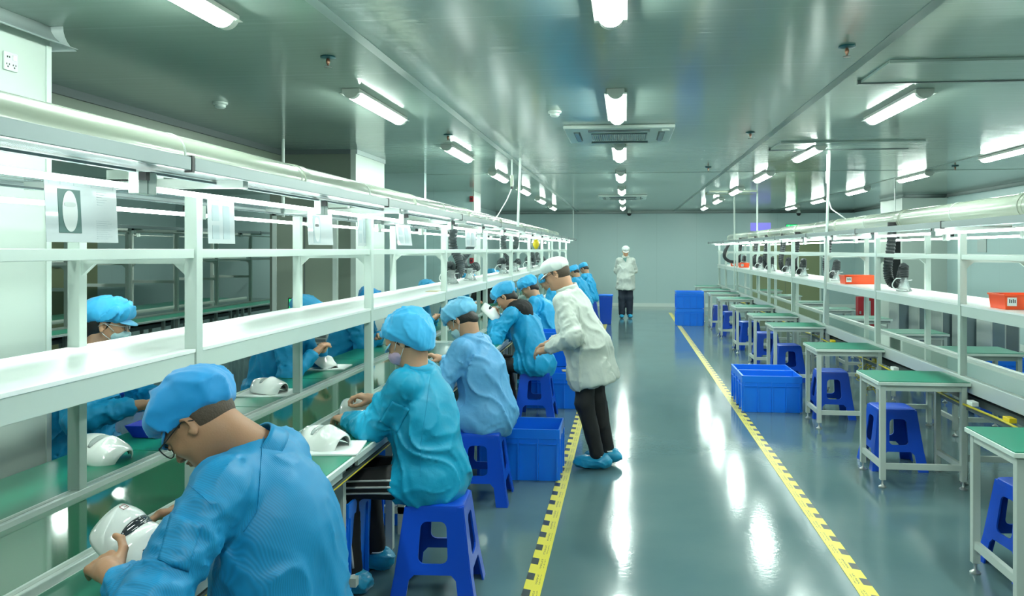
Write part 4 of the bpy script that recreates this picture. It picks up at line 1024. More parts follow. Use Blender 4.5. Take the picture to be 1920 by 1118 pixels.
# ---------------- head, in its own frame (x forward, y left, z up, origin at the centre of the skull)
def head_prims(C, R, s=1.0, fat=0.0):
    def T(p): return C+R.T.dot(np.array(p, float)*s)
    def E(p, r, k=.02, op='+', extra=None):
        RR = R if extra is None else extra.dot(R); return ell(T(p), np.array(r)*s, RR, k*s, op)
    f = fat
    P = [E((-.012, 0, .030), (.098, .077, .083)), E((.018, 0, -.035), (.066, .062+f, .080)), E((.038, 0, -.082), (.040, .036+f*.6, .030), .03),
         E((-.02, 0, -.04), (.06, .060+f*.5, .06), .03),
         E((.066, 0, .022), (.022, .050, .018), .025), E((.058, .036, -.022), (.024, .021+f*.4, .022), .02), E((.058, -.036, -.022), (.024, .021+f*.4, .022), .02)]
    P += [E((.088, .030, .004), (.014, .016, .010), .014, '-'), E((.088, -.030, .004), (.014, .016, .010), .014, '-')]
    P += [cap(T((.082, 0, .008)), T((.102, 0, -.030)), .006*s, .0105*s, .012*s), E((.096, .010, -.034), (.010, .007, .007), .008), E((.096, -.010, -.034), (.010, .007, .007), .008)]
    P += [E((.0905, 0, -.054), (.008, .020, .0045), .007), E((.0885, 0, -.064), (.008, .017, .0055), .007), E((.088, 0, -.0585), (.008, .021, .0012), .003, '-'), E((.080, 0, -.090), (.014, .016, .013), .015)]
    P += [E((.080, .031, .0035), (.0105, .0125, .0095), .004), E((.080, -.031, .0035), (.0105, .0125, .0095), .004)]
    for y in (1, -1):
        c_, s_ = math.cos(.35), math.sin(.35)
        Rx = np.array([[c_, s_*y, 0], [-s_*y, c_, 0], [0, 0, 1]])
        P += [E((-.012, .080*y, -.002), (.018, .0065, .031), .006, '+', Rx), E((-.004, .0845*y, .002), (.010, .006, .017), .004, '-', Rx), E((-.010, .083*y, -.028), (.009, .005, .009), .005)]
    return P
def hand_prims(W, R, side, curl=.6, spread=.12, s=1.0, thumb=.6, tpts=None):
    """W wrist, R rows: fingers forward, palm side left axis, back of hand up. side=+1 left hand (thumb to -y)"""
    def T(p): return W+R.T.dot(np.array(p, float)*s)
    P = [cap(T((-.02, 0, 0)), T((.03, 0, 0)), .025*s, .028*s, .02*s)]
    ty = -side
    for i, (y, L, r) in enumerate(((.030, .070, .0092), (.011, .078, .0095), (-.009, .073, .0090), (-.027, .058, .0080))):
        yy = y*ty
        P += [cap(T((.02, yy*.75, 0)), T((.078-abs(i-1)*.004, yy, .004)), .0135*s, .0125*s, .010*s)]
        b = np.array([.080-abs(i-1)*.004, yy, .004]); a = 0.15+curl*.55; d = b
        for j, fr in enumerate((.44, .32, .26)):
            e = d+L*fr*np.array([math.cos(a), spread*yy/.03*.35, -math.sin(a)]); P.append(cap(T(d), T(e), r*s*(1-.07*j), r*s*(1-.07*(j+1)), .004*s)); d = e; a += curl*.75
    t0 = np.array([.012, .022*ty, -.006]); t1 = np.array([.045, .046*ty, -.018-.02*thumb]); t2 = t1+np.array([.028, .006*ty*(1-thumb), -.014]); t3 = t2+np.array([.024, -.008*ty*thumb, -.008])
    if tpts is not None: t1, t2, t3 = [np.array([q[0], q[1]*ty, q[2]]) for q in tpts]
    P += [cap(T(t0), T(t1), .0155*s, .0115*s, .012*s), cap(T(t1), T(t2), .0108*s, .0098*s, .004*s), cap(T(t2), T(t3), .0098*s, .0082*s, .004*s)]
    return P
def spectacles(root, C, R, s=1.0, m=None):
    def T(p): return tuple(C+R.T.dot(np.array(p, float)*s))
    m = m or M_black; b = MB()
    for y in (1, -1):
        b.tube([T((.103-.006*abs(math.cos(a)), y*.033+.027*math.cos(a), .004+.021*math.sin(a))) for a in np.linspace(0, 2*math.pi, 21)], .0019*s, 6, cap=False)
        b.tube([T((.097, y*.060, .010)), T((.09, y*.076, .012)), T((-.005, y*.0835, .016)), T((-.03, y*.081, -.004))], .0019*s, 6)
    b.tube([T((.103, .007, .010)), T((.106, 0, .012)), T((.103, -.007, .010))], .0018*s, 6)
    g = b.build('spectacles', m, root, smooth='auto')
    l = MB()
    for y in (1, -1): l.add([T((.101, y*.033+.026*math.cos(a), .004+.020*math.sin(a))) for a in np.linspace(0, 2*math.pi, 20, endpoint=False)], [tuple(range(20))])
    l.build('lenses', M_glass, g)
def face_mask(root, C, R, m, s=1.0, res=.004):
    def T(p): return C+R.T.dot(np.array(p, float)*s)
    P = [ell(T((.050, 0, -.050)), np.array((.066, .062, .052))*s, R, .02), ell(T((.098, 0, -.034)), np.array((.014, .014, .020))*s, R, .02), plane(T((.030, 0, -.05)), R.T.dot(np.array([1, 0, .25])), .006), plane(T((.06, 0, -.014)), R.T.dot(np.array([-.25, 0, -1])), .006)]
    f = sdf_mesh(P, res, folds(.002, 5, tuple(R.T.dot(np.array([0, 1, 0]))), 30)); o = np_obj('face_mask', [f], m, root)
    b = MB()
    for y in (1, -1):
        b.tube([tuple(T(p)) for p in ((.045, y*.064, -.022), (.015, y*.079, .006), (-.018, y*.084, .022))], .0016, 6)
        b.tube([tuple(T(p)) for p in ((.040, y*.060, -.072), (.010, y*.074, -.05), (-.018, y*.083, -.028))], .0016, 6)
    b.build('ear_loop', M_foam, o, smooth=True)
def cap_of(root, C, R, style, m, s=1.0, res=.007, seed=3, mv=None, pk=None):
    def T(p): return C+R.T.dot(np.array(p, float)*s)
    def E(p, r, k=.03, op='+'): return ell(T(p), np.array(r)*s, R, k*s, op)
    if style == 'peaked':      # soft crown with a gathered back and a peak
        P = [E((-.015, 0, .060), (.112, .094, .078)), E((-.075, 0, .050), (.065, .080, .062), .05), E((.03, 0, .085), (.075, .078, .045), .04)]
        P += [plane(T((.02, 0, .030)), R.T.dot(np.array([-.30, 0, 1.0])), .012)]
        dz = .026
    elif style == 'white':
        P = [E((-.012, 0, .058), (.108, .090, .075)), E((.02, 0, .085), (.08, .078, .04), .04), plane(T((0, 0, .030)), R.T.dot(np.array([-.12, 0, 1.0])), .006)]
    elif style == 'tall':      # draped cap reaching down over the nape
        P = [E((-.020, 0, .055), (.115, .100, .088)), E((-.070, 0, .020), (.075, .090, .085), .05), E((-.065, 0, .075), (.07, .08, .06), .05), E((-.088, 0, -.015), (.058, .084, .085), .05), plane(T((.0, 0, -.002)), R.T.dot(np.array([-1.0, 0, 1.0])), .012)]
    else:                       # bouffant
        P = [E((-.02, 0, .052), (.120, .104, .080)), E((-.07, 0, .035), (.068, .088, .064), .05), E((.0, .05, .07), (.07, .06, .05), .04), E((.0, -.05, .07), (.07, .06, .05), .04), plane(T((0, 0, .018)), R.T.dot(np.array([-.34, 0, 1.0])), .014)]
    f = sdf_mesh(P, res, folds(.010 if style != 'white' else .0035, seed, tuple(R.T.dot(np.array([.5, .1, 1]))), 15)); o = np_obj('cap', [f], m, root)
    if style in ('peaked', 'white', 'tall'):
        b = MB(); L = pk if pk else {'peaked': .046, 'white': .054, 'tall': .032}[style]; z0 = {'peaked': .046, 'white': .040, 'tall': .024}[style]
        def vf(p, q):
            a = (p-.5)*2*.98; rx, ry = .096, .082; w = math.cos(a*1.28)**.6 if abs(a*1.28) < math.pi/2 else 0
            return tuple(T((-.010+rx*math.cos(a)+L*w*q, (ry+.006*q)*math.sin(a), z0-.006-.024*q*w)))
        b.grid(vf, 20, 6); b.build('cap_peak', mv or m, o, smooth=True, solid=.004)
    # gathered band
    b = MB(); n = 40
    return o
def hair_of(root, C, R, style, s=1.0, res=.006, m=None):
    def T(p): return C+R.T.dot(np.array(p, float)*s)
    def E(p, r, k=.02, op='+'): return ell(T(p), np.array(r)*s, R, k*s, op)
    if style == 'short':
        P = [E((-.014, 0, .032), (.100, .0795, .086)), E((-.035, 0, -.012), (.068, .068, .060), .03), plane(T((.018, 0, 0)), R.T.dot(np.array([-1, 0, .35])), .01), plane(T((-.02, 0, -.050)), R.T.dot(np.array([-.35, 0, 1])), .01)]
    elif style == 'nape':
        P = [E((-.014, 0, .032), (.101, .081, .088)), E((-.040, 0, -.02), (.070, .070, .070), .03), E((-.085, 0, -.055), (.028, .045, .035), .03), plane(T((.020, 0, 0)), R.T.dot(np.array([-1, 0, .3])), .01), plane(T((-.02, 0, -.085)), R.T.dot(np.array([-.2, 0, 1])), .01)]
    P.append(('e', T((-.006, .086, -.004)), np.array((.022, .018, .032))*s, R, 0, .006, '-')); P.append(('e', T((-.006, -.086, -.004)), np.array((.022, .018, .032))*s, R, 0, .006, '-'))
    return np_obj('hair', [sdf_mesh(P, res, None)], m or M_hair, root)

def make_person(label, loc, rz, pose, look, group=None, res=.011, hres=.0045):
    """pose: dict of joint positions in the person's own frame (x forward, y left, z up from the floor)"""
    g = pose; b = g.get('bulk', 1.0)
    HC = np.array(g['head']); HR = rot_to(g['gaze'], g.get('headup', (0, 0, 1))); hs = g.get('hs', 1.0)
    neck = np.array(g['neck']); pel = np.array(g['pelvis']); chest = np.array(g['chest']); sw = g.get('sw', .185)
    fw = norm(np.cross(norm(np.array([0, 1.0, 0])), norm(neck-pel)))
    side = norm(np.array([g.get('twist', 0.0), 1, 0])); SL = neck+side*sw+np.array([0, 0, -.045])+np.array(g.get('shoff', (0, 0, 0))); SR = neck-side*sw+np.array([0, 0, -.045])+np.array(g.get('shoff', (0, 0, 0)))
    l1, l2 = g.get('arm', (.285, .255))
    EL, WL = two_bone(SL, g['handL'], l1, l2, g.get('poleL', (-.2, .6, -.9))); ER, WR = two_bone(SR, g['handR'], l1, l2, g.get('poleR', (-.2, -.6, -.9)))
    HipL, HipR = pel+np.array([0, .09, -.02]), pel+np.array([0, -.09, -.02])
    KL, KR, AL, AR = [np.array(g[k]) for k in ('kneeL', 'kneeR', 'ankL', 'ankR')]
    fdL, fdR = norm(g.get('footL', (1, .1, 0))), norm(g.get('footR', (1, -.1, 0)))
    hL = rot_to(g.get('hdL', norm(WL-EL)), g.get('upL', (0, 0, 1))); hR = rot_to(g.get('hdR', norm(WR-ER)), g.get('upR', (0, 0, 1)))
    skull_base = HC+HR.T.dot(np.array([-.035, 0, -.07])*hs)
    # body: head, neck, trunk, arms with hands, legs - one mesh
    hp = head_prims(HC, HR, hs, g.get('fat', 0))+[cap(skull_base, neck+np.array([0, 0, .01]), .056*b**.5, .062*b**.5, .03)]
    parts = [sdf_mesh(hp, hres)]
    for W, E_, H, sd, cu, th in ((WL, EL, hL, 1, g.get('curlL', .6), g.get('thumbL', .6)), (WR, ER, hR, -1, g.get('curlR', .6), g.get('thumbR', .6))):
        parts.append(sdf_mesh(hand_prims(W, H, sd, cu, thumb=th, s=g.get('hands', 1.0), tpts=g.get('tpL') if sd == 1 else None)+[cap(lerp(W, E_, .62), W, .036*b**.3, .0245*b**.3, .02)], min(hres, .0045)))
    trunk = [cap(neck+np.array([0, 0, -.02]), chest, .065, .115*b, .05), ell(chest, (.10*b, .145*b, .13), None, .06), cap(chest, pel, .11*b, .12*b, .06), cap(SL, EL, .045*b, .036*b), cap(SR, ER, .045*b, .036*b), cap(EL, WL, .036*b, .024), cap(ER, WR, .036*b, .024),
             cap(HipL, KL, .072, .05), cap(HipR, KR, .072, .05), cap(KL, AL, .046, .032), cap(KR, AR, .046, .032), cap(AL, AL+fdL*.13+np.array([0, 0, -.045]), .034, .026), cap(AR, AR+fdR*.13+np.array([0, 0, -.045]), .034, .026)]
    parts.append(sdf_mesh(trunk, max(res, .012)))
    root = np_obj('person', parts, look.get('skin', M_skin)); root.location = loc; root.rotation_euler = (0, 0, rz); tag(root, label, 'person', group)
    # trousers
    lg = look.get('leg', 1.0)
    tr = [cap(HipL, KL, .088*b**.5, .066*lg, .05), cap(HipR, KR, .088*b**.5, .066*lg, .05), ell(pel, (.13*b, .155*b, .11), None, .05)]
    for K, A in ((KL, AL), (KR, AR)):
        A2 = lerp(K, A, .93); tr += [cap(K, A2, .064*lg, .050*lg**1.6, .03)]
    o = np_obj('trousers', [sdf_mesh(tr, max(res, .010), folds(.006, 21, (0, 0, 1), 9))], look.get('trousers', M_trous), root)
    if look.get('stripes'):
        from mathutils.bvhtree import BVHTree as _B
        bt = _B.FromPolygons([v.co.copy() for v in o.data.vertices], [tuple(p.vertices) for p in o.data.polygons])
        for K, A, H, sgn_ in ((KL, AL, HipL, 1), (KR, AR, HipR, -1)):
            for j in range(3):
                off = (j-1)*.030; pts = []
                for t in np.linspace(.05, 1.9, 34):
                    c = lerp(H, K, t) if t < 1 else lerp(K, A, t-1); w_ = min(max((t-.85)/.3, 0), 1); dr = norm(lerp(norm(K-H), norm(A-K), w_)); pp = c+off*np.cross(np.array([0, 1.0, 0]), dr)
                    h = bt.ray_cast(Vector(pp+np.array([0, sgn_*.3, 0])), Vector((0, -sgn_, 0)))
                    if h[0] is not None: pts.append(tuple(h[0]+h[1]*.0005))
                if len(pts) > 3:
                    MB().tube(pts, .0055, 6).build('side_stripe', M_stripe, o, smooth=True)
    # shoe covers
    for nm, A, fd in (('L', AL, fdL), ('R', AR, fdR)):
        pit = g.get('toe'+nm, 0); f2 = norm(fd+np.array([0, 0, -pit])); upv = norm(np.cross(f2, np.cross(np.array([0, 0, 1.0]), f2))); base = A+np.array([0, 0, -.042])
        RR = rot_to(f2, (0, 0, 1))
        sh = [ell(base+f2*.045+RR[2]*.0, (.145, .053, .042), RR, .03), ell(base-f2*.03+np.array([0, 0, .015]), (.062, .05, .052), RR, .03), ell(base+f2*.11, (.07, .05, .036), RR, .03)]
        if pit < .05: sh.append(plane(A+np.array([0, 0, -A[2]+.001]), (0, 0, 1), .006))
        np_obj('shoe_cover', [sdf_mesh(sh, max(res*.7, .007), folds(.006, 31, (1, .2, .3), 22))], look.get('covers', M_cover), root)
        MB().tube([tuple(A+np.array([.05*math.cos(a), .045*math.sin(a), .012])) for a in np.linspace(0, 2*math.pi, 13)], .006, 6).build('ankle_band', look.get('sock', M_foam), root, smooth=True)
    # smock
    k = look.get('puff', 1.0)
    sm = [ell(chest+np.array([0, 0, .02]), (.135*b*k, .185*b*k, .17), None, .08), cap(neck+np.array([-.02, 0, -.035]), chest, .075*b, .13*b, .08),
          cap(SL+np.array([0, -.03, 0]), SR+np.array([0, .03, 0]), .058*b, .058*b, .06),
          cap(SL, EL, .070*b*k, .064*b*k, .05), cap(SR, ER, .070*b*k, .064*b*k, .05),
          cap(EL, lerp(EL, WL, look.get('sleeve', .86)), .064*b*k, .047*k, .04), cap(ER, lerp(ER, WR, look.get('sleeve', .86)), .064*b*k, .047*k, .04), ell(EL, (.066*b*k,)*3, None, .04), ell(ER, (.066*b*k,)*3, None, .04)]
    for t, rx, ry in ((.33, .132, .180), (.62, .138, .182), (.9, .150, .190)):
        c = lerp(chest, pel, t); sm.append(ell(c, (rx*b*k, ry*b*k, .13), None, .08))
    if g['sit']:
        sm += [ell(pel+np.array([-.01, 0, -.04]), (.170*b*k, .20*b*k, .14), None, .07), cap(HipL+np.array([.02, .01, .01]), lerp(HipL, KL, g.get('lap', .45)), .112*k, .092*k, .06), cap(HipR+np.array([.02, -.01, .01]), lerp(HipR, KR, g.get('lap', .45)), .112*k, .092*k, .06)]
        sm += [plane(pel+np.array([0, 0, -g.get('drape', .13)]), (-.12, 0, 1), .015)]
    else:
        hm = np.array(g['hem']); sm += [ell(lerp(pel, hm, .0), (.17*b*k, .20*b*k, .13), None, .08), ell(lerp(pel, hm, .5), (.178*b*k, .215*b*k, .15), None, .08), ell(hm+np.array([0, 0, .03]), (.19*b*k, .232*b*k, .12), None, .08)]
        sm += [plane(hm, g.get('hemn', (0, 0, 1)), .012)]
    for K_, W, E_ in ((0, WL, EL), (1, WR, ER)):
        c = lerp(E_, W, look.get('sleeve', .86)+.02); R_ = rot_to(norm(W-E_), (0.01, .2, 1)); sm.append(ell(c, (.022, .046*k, .046*k), R_, .012))
    o = np_obj('smock', [sdf_mesh(sm, res, drape(look.get('fold', .012), look.get('seed', 1), g.get('foldd', (.5, .15, 1)), [(SL, EL), (EL, WL), (SR, ER), (ER, WR)], look.get('ff', 9)))], look['smock'], root)
    # collar
    ax = norm(skull_base-neck); RC = rot_to(norm(np.cross((0, 1, 0), ax)), ax); cb = MB()
    def cf(p, q):
        a = p*2*math.pi; rr = .076*b**.6+.012*(1-q); v = np.array([rr*1.06*math.cos(a), rr*math.sin(a), -.022+(.052+look.get('ch', 0))*q-.018*max(0, math.cos(a))*q]); return tuple(neck+np.array([-.006, 0, 0])+RC.T.dot(v))
    cb.grid(cf, 28, 4); cb.build('collar', look['smock'], o, smooth=True, solid=.006)
    # pocket / seam details
    if look.get('pocket'):
        for (A, B, sg) in look['pocket'](SL, EL, WL, SR, ER, WR):
            pass
    hair_of(root, HC, HR, look.get('hair', 'short'), hs, res=max(.005, hres), m=look.get('hairm'))
    cap_of(root, HC, HR, look['cap'], look['capm'], hs*1.0, res=max(.006, hres), seed=look.get('seed', 1)+2, mv=look.get('peakm'), pk=look.get('peak'))
    if look.get('glasses'): spectacles(root, HC, HR, hs, look['glasses'])
    if look.get('mask'): face_mask(root, HC, HR, look['mask'], hs, max(.004, hres))
    # eyes: dark irises and brows
    bm_ = MB()
    for y in (1, -1):
        T = lambda p: tuple(HC+HR.T.dot(np.array(p, float)*hs))
        bm_.tube([T((.0835, y*.018, .022)), T((.087, y*.030, .026)), T((.080, y*.045, .022))], .0028, 6)
        bm_.tube([T((.0885, y*.022, .001)), T((.0905, y*.031, .0005)), T((.087, y*.040, .0015))], .0022, 6)
    bm_.build('brows_and_lashes', M_hair, root, smooth=True)
    root['j'] = [float(x) for v in (SL, EL, WL, SR, ER, WR, HC) for x in v]
    return root, dict(SL=SL, EL=EL, WL=WL, SR=SR, ER=ER, WR=WR, HC=HC, HR=HR, neck=neck, chest=chest, pel=pel)
def seated(lean=.25, look=.6, hands=((.42, .12, .86), (.42, -.12, .86)), seat=.46, tall=1.0, turn=0.0, headturn=0.0, knee=.35, **kw):
    """sitting pose: lean forward (radians), look = downward gaze"""
    pel = np.array([0, 0, seat+.10]); up = np.array([math.sin(lean), 0, math.cos(lean)])
    chest = pel+up*.27*tall; nk = pel+np.array([math.sin(lean*1.25), 0, math.cos(lean*1.25)])*.50*tall; hd = nk+norm([math.sin(lean*1.4+look*.35), headturn*.15, math.cos(lean*1.4+look*.35)])*.155
    gz = (math.cos(look), math.sin(headturn)*math.cos(look), -math.sin(look)); hu = (math.sin(look), 0, math.cos(look))
    d = dict(sit=True, pelvis=pel, chest=chest, neck=nk, head=hd, gaze=gz, headup=hu, handL=hands[0], handR=hands[1], kneeL=(knee, .14, seat+.06), kneeR=(knee, -.14, seat+.06), ankL=(knee-.05, .15, .085), ankR=(knee-.05, -.15, .085))
    d.update(kw); return d

# ---------------- seams and pockets lying on a garment's surface
from mathutils.bvhtree import BVHTree
def garment(o):
    me = o.data; M = o.parent.matrix_basis
    return BVHTree.FromPolygons([M @ v.co for v in me.vertices], [tuple(p.vertices) for p in me.polygons]), M.inverted()
def view_ray(u, v):
    F = Vector((-SN, CS, 0)); Rr = Vector((CS, SN, 0)); return (F+Rr*((u-PX)/FPX)+Vector((0, 0, 1))*((PY-v)/FPX)).normalized()
def on_surface(G, u, v, off=.0015):
    h = G[0].ray_cast(Vector((0, 0, EYE)), view_ray(u, v))
    return None if h[0] is None else G[1] @ (h[0]+h[1]*off)
def seam(root, pts, name='seam', r=.0013, m=None, n=14):
    o = [c for c in root.children if c.name.startswith('smock')][0]; G = garment(o); P = []
    for (a, b_) in zip(pts[:-1], pts[1:]):
        for k in range(n):
            q = on_surface(G, a[0]+(b_[0]-a[0])*k/n, a[1]+(b_[1]-a[1])*k/n)
            if q is not None: P.append(tuple(q))
    if len(P) > 2: MB().tube(P, r, 6).build(name, m or o.data.materials[0], o, smooth=True)
def pocket(root, quad, name='pocket', m=None, n=10, off=.003):
    o = [c for c in root.children if c.name.startswith('smock')][0]; G = garment(o); b = MB(); ok = True
    (a0, a1, a2, a3) = quad; vs = []
    for i in range(n+1):
        for j in range(n+1):
            s, t = i/n, j/n; u = (a0[0]*(1-s)+a1[0]*s)*(1-t)+(a3[0]*(1-s)+a2[0]*s)*t; v = (a0[1]*(1-s)+a1[1]*s)*(1-t)+(a3[1]*(1-s)+a2[1]*s)*t
            q = on_surface(G, u, v, off)
            if q is None: return
            vs.append(tuple(q))
    b.add(vs, [(i*(n+1)+j, (i+1)*(n+1)+j, (i+1)*(n+1)+j+1, i*(n+1)+j+1) for i in range(n) for j in range(n)])
    b.build(name, m or o.data.materials[0], o, smooth=True, solid=.003)
# ------------------------------------------------------------------ the people
PI = math.pi
NG, FG = 'workers on the aisle side of the left line', 'workers on the far side of the left line'
# foreground man
X0, Y0 = -.905, 2.08
P1, J1 = make_person('big man in a blue striped smock and black glasses, nearest in the foreground', (X0, Y0, 0), PI,
    dict(sit=True, pelvis=(0, 0, .56), chest=(.03, 0, .90), neck=(.10, .0, 1.115), head=(.228, .05, 1.205), gaze=(math.cos(.85), .12, -math.sin(.85)), headup=(math.sin(.85), 0, math.cos(.85)),
         handL=(.36, .225, .875), handR=(.445, -.27, .86), hdL=(.78, -.62, .0), hdR=(.75, .60, .0), upL=(.1, .45, 1), upR=(.1, -.5, 1), curlL=.55, curlR=.7, thumbL=.5, tpL=((.048, .056, .012), (.078, .066, .026), (.104, .062, .030)), kneeL=(.40, .17, .52), kneeR=(.40, -.17, .52), ankL=(.36, .17, .085), ankR=(.36, -.17, .085),
         sw=.185, bulk=1.06, hs=.97, fat=.010, poleL=(-.35, .9, -.55), poleR=(-.2, -.9, -.6), foldd=(.6, .2, 1)),
    dict(smock=M_cl1, cap='peaked', capm=M_capd, glasses=M_black, hair='short', hairm=M_hairs, skin=M_skin2, seed=5, fold=.010, ff=8, sleeve=.60, peak=.022), NG, res=.008, hres=.0038)
t = make_mask('face_mask_device', 'glossy white mask with dark visor held in the foreground man\'s hands', (0, 0, 0), (0, 0, 0), GM, visor=M_visor, logo=True)
Mx = Matrix(((0, -.72, .69), (1, 0, 0), (0, .69, .72))).to_4x4(); t.matrix_world = Matrix.Translation((-1.375, 2.10, .835)) @ Mx
P2, J2 = make_person('woman in a turquoise smock with pink mask and tall draped cap on a blue stool', (-.955, 3.90, 0), PI-.10,
    seated(lean=.14, look=.50, tall=1.03, hands=((.47, -.02, .80), (.43, -.26, .86)), knee=.41, lap=.25, curlL=.5, curlR=.8, hs=.98, sw=.165, upL=(0.1, 0, 1), upR=(0, 0, 1)),
    dict(smock=M_cl4, cap='tall', capm=M_capb, peakm=M_capl, mask=M_maskp, hair='nape', trousers=M_trous, stripes=True, seed=2, fold=.011), NG, res=.009)
P3, J3 = make_person('worker in a light-blue coat with gathered cap and pale mask, seen from behind', (-.92, Yd(-.95, 5.45), 0), PI-.25,
    seated(lean=.22, look=.75, tall=1.02, hands=((.42, .10, .86), (.46, -.16, .88)), sw=.17),
    dict(smock=M_cl3, cap='bouffant', capm=M_capl, mask=M_maskb, hair='nape', seed=9, fold=.012), NG, res=.010)
P4, J4 = make_person('worker in a cyan smock with a black hood behind the neck, holding a mask', (-.88, Yd(-.88, 8.0), 0), PI-.1,
    seated(lean=.34, look=.65, tall=1.12, hands=((.42, .14, 1.0), (.44, -.10, 1.0)), sw=.19),
    dict(smock=M_cl2, cap='peaked', capm=M_capb, hair='nape', seed=12, fold=.014), NG, res=.012, hres=.006)
J = J4; np_obj('hood', [sdf_mesh([ell(J['neck']+np.array([-.05, 0, .0]), (.12, .15, .09), None, .04), ell(J['neck']+np.array([-.11, 0, -.06]), (.08, .12, .11), None, .05)], .01, folds(.01, 3, (0, 0, 1), 12))], M_hood, P4)
t = make_mask('face_mask_device', 'white mask with a black visor held up by the worker with the black hood', (0, 0, 0), (0, 0, 0), GM, visor=M_visor)
t.matrix_world = Matrix.Translation((-1.36, Yd(-1.38, 7.95), 1.02)) @ Mx
make_person('worker mostly hidden behind the worker with the black hood', (-.90, Yd(-.9, 9.85), 0), PI,
    seated(lean=.30, look=.6, tall=1.1), dict(smock=M_cl2, cap='peaked', capm=M_capb, hair='nape', seed=14, fold=.014), NG, res=.015, hres=.008)
for i, (X, D, s, st, lab) in enumerate(((-.92, 12.2, .30, 'bouffant', 'distant seated worker just above the white-coated man\'s back, nearest of four'), (-.92, 14.6, .34, 'peaked', 'distant seated worker above the white-coated man\'s back, second of four'),
                                        (-.86, 16.6, .22, 'bouffant', 'distant seated worker in a pale cap, third of four beyond the white coat'), (-.82, 18.8, .16, 'peaked', 'farthest seated worker on the aisle side of the left line'))):
    o, _ = make_person(lab, (X, Yd(X, D), 0), PI-.1*i, seated(lean=s, look=.7, tall=1.06), dict(smock=M_cl2, cap=st, capm=M_capb, hair='nape', seed=20+i, fold=.015), NG, res=.017, hres=.009)
    stool(X, Yd(X, D), 0, 'distant blue stool under a worker beyond the white-coated man, %s of four' % ['first', 'second', 'third', 'last'][i], GS)
# far-side workers
for i, (X, D, lab, kw, lk) in enumerate((
    (-2.96, 4.30, 'masked worker with clear glasses and peaked cap behind the shelf at far left', dict(lean=.20, look=.22, tall=1.17, hands=((.42, .16, .86), (.44, -.12, .86)), headturn=.45), dict(smock=M_cl2, cap='peaked', capm=M_capb, peakm=M_capl, peak=.058, mask=M_maskb, glasses=M_chrome, hair='nape', seed=31, fold=.015)),
    (-2.74, 6.1, 'second far-side worker, cap showing above the shelf, handling an upturned mask', dict(lean=.34, look=.6, tall=1.08, hands=((.42, .10, .90), (.44, -.10, .90)), headturn=.35), dict(smock=M_cl2, cap='peaked', capm=M_capb, hair='short', seed=33, fold=.015)),
    (-2.76, 7.65, 'third far-side worker, arms folded on the green desk behind the white column', dict(lean=.36, look=.7, tall=1.08, hands=((.44, -.04, .84), (.42, .06, .86)), headturn=.3), dict(smock=M_cl2, cap='bouffant', capm=M_capd, hair='nape', seed=35, fold=.016)),
    (-2.70, 9.5, 'fourth far-side worker leaning on the desk, seen between two posts', dict(lean=.40, look=.6, tall=1.1, hands=((.46, .02, .86), (.46, -.12, .86))), dict(smock=M_cl2, cap='peaked', capm=M_capb, hair='nape', seed=37, fold=.016)),
    (-2.66, 12.0, 'fifth far-side worker with a pale peaked cap low behind the shelf', dict(lean=.30, look=.6, tall=1.1), dict(smock=M_cl2, cap='peaked', capm=M_capb, hair='nape', seed=39, fold=.015)),
    (-2.62, 14.0, 'sixth far-side worker in dark clothes with a blue cap behind the grey hoses', dict(lean=.34, look=.6, tall=1.1), dict(smock=M_hood, cap='bouffant', capm=M_capb, hair='nape', mask=M_maskb, seed=41, fold=.015)),
    (-2.60, 16.4, 'farthest far-side worker, only a blue cap showing above the shelf', dict(lean=.25, look=.5, tall=1.12), dict(smock=M_cl2, cap='bouffant', capm=M_capb, hair='nape', seed=43, fold=.015)))):
    make_person(lab, (X, Yd(X, D), 0), 0, seated(**kw), lk, FG, res=.010 if i == 0 else .012+.002*min(i, 3), hres=.0045 if i == 0 else .007)
    stool(X, Yd(X, D), 0, 'blue stool under the %s far-side worker' % ['first', 'second', 'third', 'fourth', 'fifth', 'sixth', 'farthest'][i], 'stools of the far-side workers')
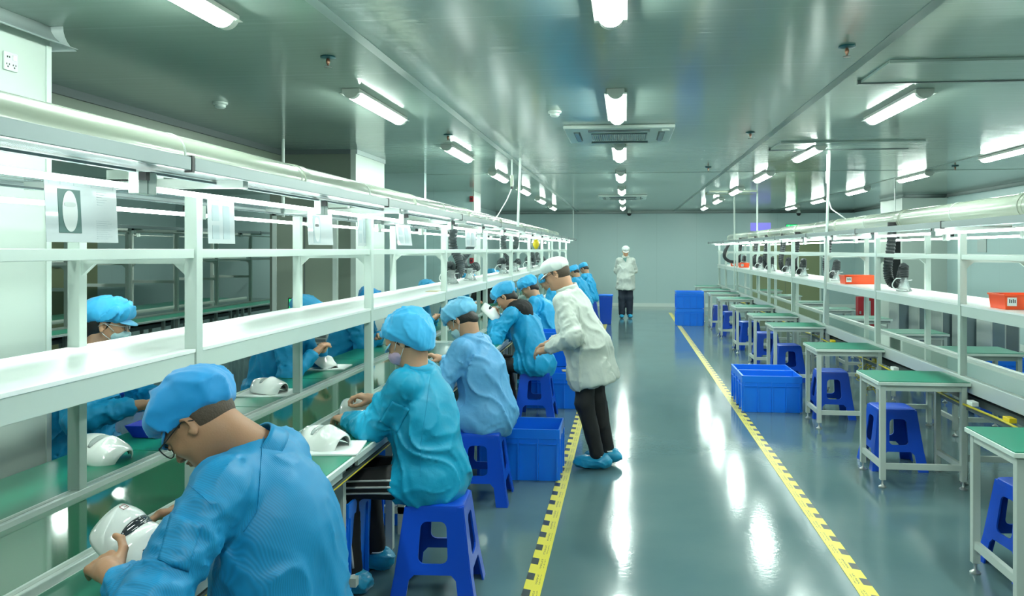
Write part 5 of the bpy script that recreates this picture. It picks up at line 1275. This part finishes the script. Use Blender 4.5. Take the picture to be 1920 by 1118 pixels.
# standing supervisors
S1, _ = make_person('man in a white coat, white cap and glasses bending forward in the aisle', (-.20, Yd(-.2, 6.15), 0), PI-.12,
    dict(sit=False, pelvis=(.09, 0, .92), chest=(.20, 0, 1.14), neck=(.255, 0, 1.345), head=(.335, .01, 1.475), gaze=(math.cos(.42), .0, -math.sin(.42)), headup=(math.sin(.42), 0, math.cos(.42)),
         handL=(.37, .20, .915), handR=(.40, -.06, .93), hdL=(.9, -.2, -.25), hdR=(.9, .2, -.2), upL=(0, .5, 1), poleL=(-.9, .5, -.3), poleR=(-.9, -.5, -.3), kneeL=(.10, .09, .50), kneeR=(.03, -.08, .50), ankL=(.0, .07, .095), ankR=(-.06, -.08, .10),
         footL=(1, .05, 0), footR=(1, -.05, 0), sw=.18, shoff=(0, 0, -.025), hem=(.04, 0, .635), hemn=(.28, 0, .96), bulk=1.0, foldd=(.3, .1, 1)),
    dict(smock=M_wcl, ch=.02, cap='white', capm=M_wcap, glasses=M_black, hair='short', hairm=M_hairs, skin=M_skin, seed=51, fold=.011, ff=7, covers=M_cover), res=.010, hres=.0045)
S2, _ = make_person('man in a white coat standing far down the aisle with hands behind his back', (0, Yd(0, 19.5), 0), -PI/2+.05,
    dict(sit=False, pelvis=(0, 0, .95), chest=(.0, 0, 1.22), neck=(.02, 0, 1.475), head=(.06, .0, 1.625), gaze=(math.cos(.38), .0, -math.sin(.38)), headup=(math.sin(.38), 0, math.cos(.38)), shoff=(0, 0, -.03),
         handL=(-.18, .05, .98), handR=(-.18, -.05, .96), hdL=(-.1, -1, -.2), hdR=(-.1, 1, -.2), poleL=(-.6, .8, -.6), poleR=(-.6, -.8, -.6), kneeL=(.02, .09, .50), kneeR=(.02, -.09, .50), ankL=(0, .10, .095), ankR=(0.03, -.09, .095),
         sw=.165, hem=(0, 0, .69), hemn=(0, 0, 1), bulk=1.0), dict(smock=M_wcl, ch=.02, cap='white', capm=M_wcap, hair='short', trousers=M_navy, seed=55, fold=.013, ff=8, peak=.035, leg=1.3), res=.013, hres=.007)

# seams, pockets and small things on the garments
seam(P1, [(498, 806), (492, 830), (487, 900), (482, 960), (455, 1000)])
pocket(P1, ((322, 962), (378, 985), (352, 1072), (296, 1050)), name='sleeve_pocket')
seam(P1, [(350, 905), (400, 950)], r=.001)
pocket(P2, ((735, 752), (768, 768), (745, 812), (712, 790)), name='sleeve_pocket')
seam(P2, [(806, 712), (800, 760), (790, 830), (788, 900)], r=.0012)
seam(S1, [(1085, 575), (1090, 620), (1086, 680), (1090, 722)], r=.002)
MB().prism([(0, 0), (.05, .11), (-.05, .11)], 'y', -.004, .004).build('shirt_front', mat('teal_shirt', (.10, .22, .20), .8), S2, loc=(.135, 0, 1.36)).rotation_euler = (0, -.25, PI/2)
seam(S2, [(1174, 486), (1173, 500), (1172, 540)], r=.003)
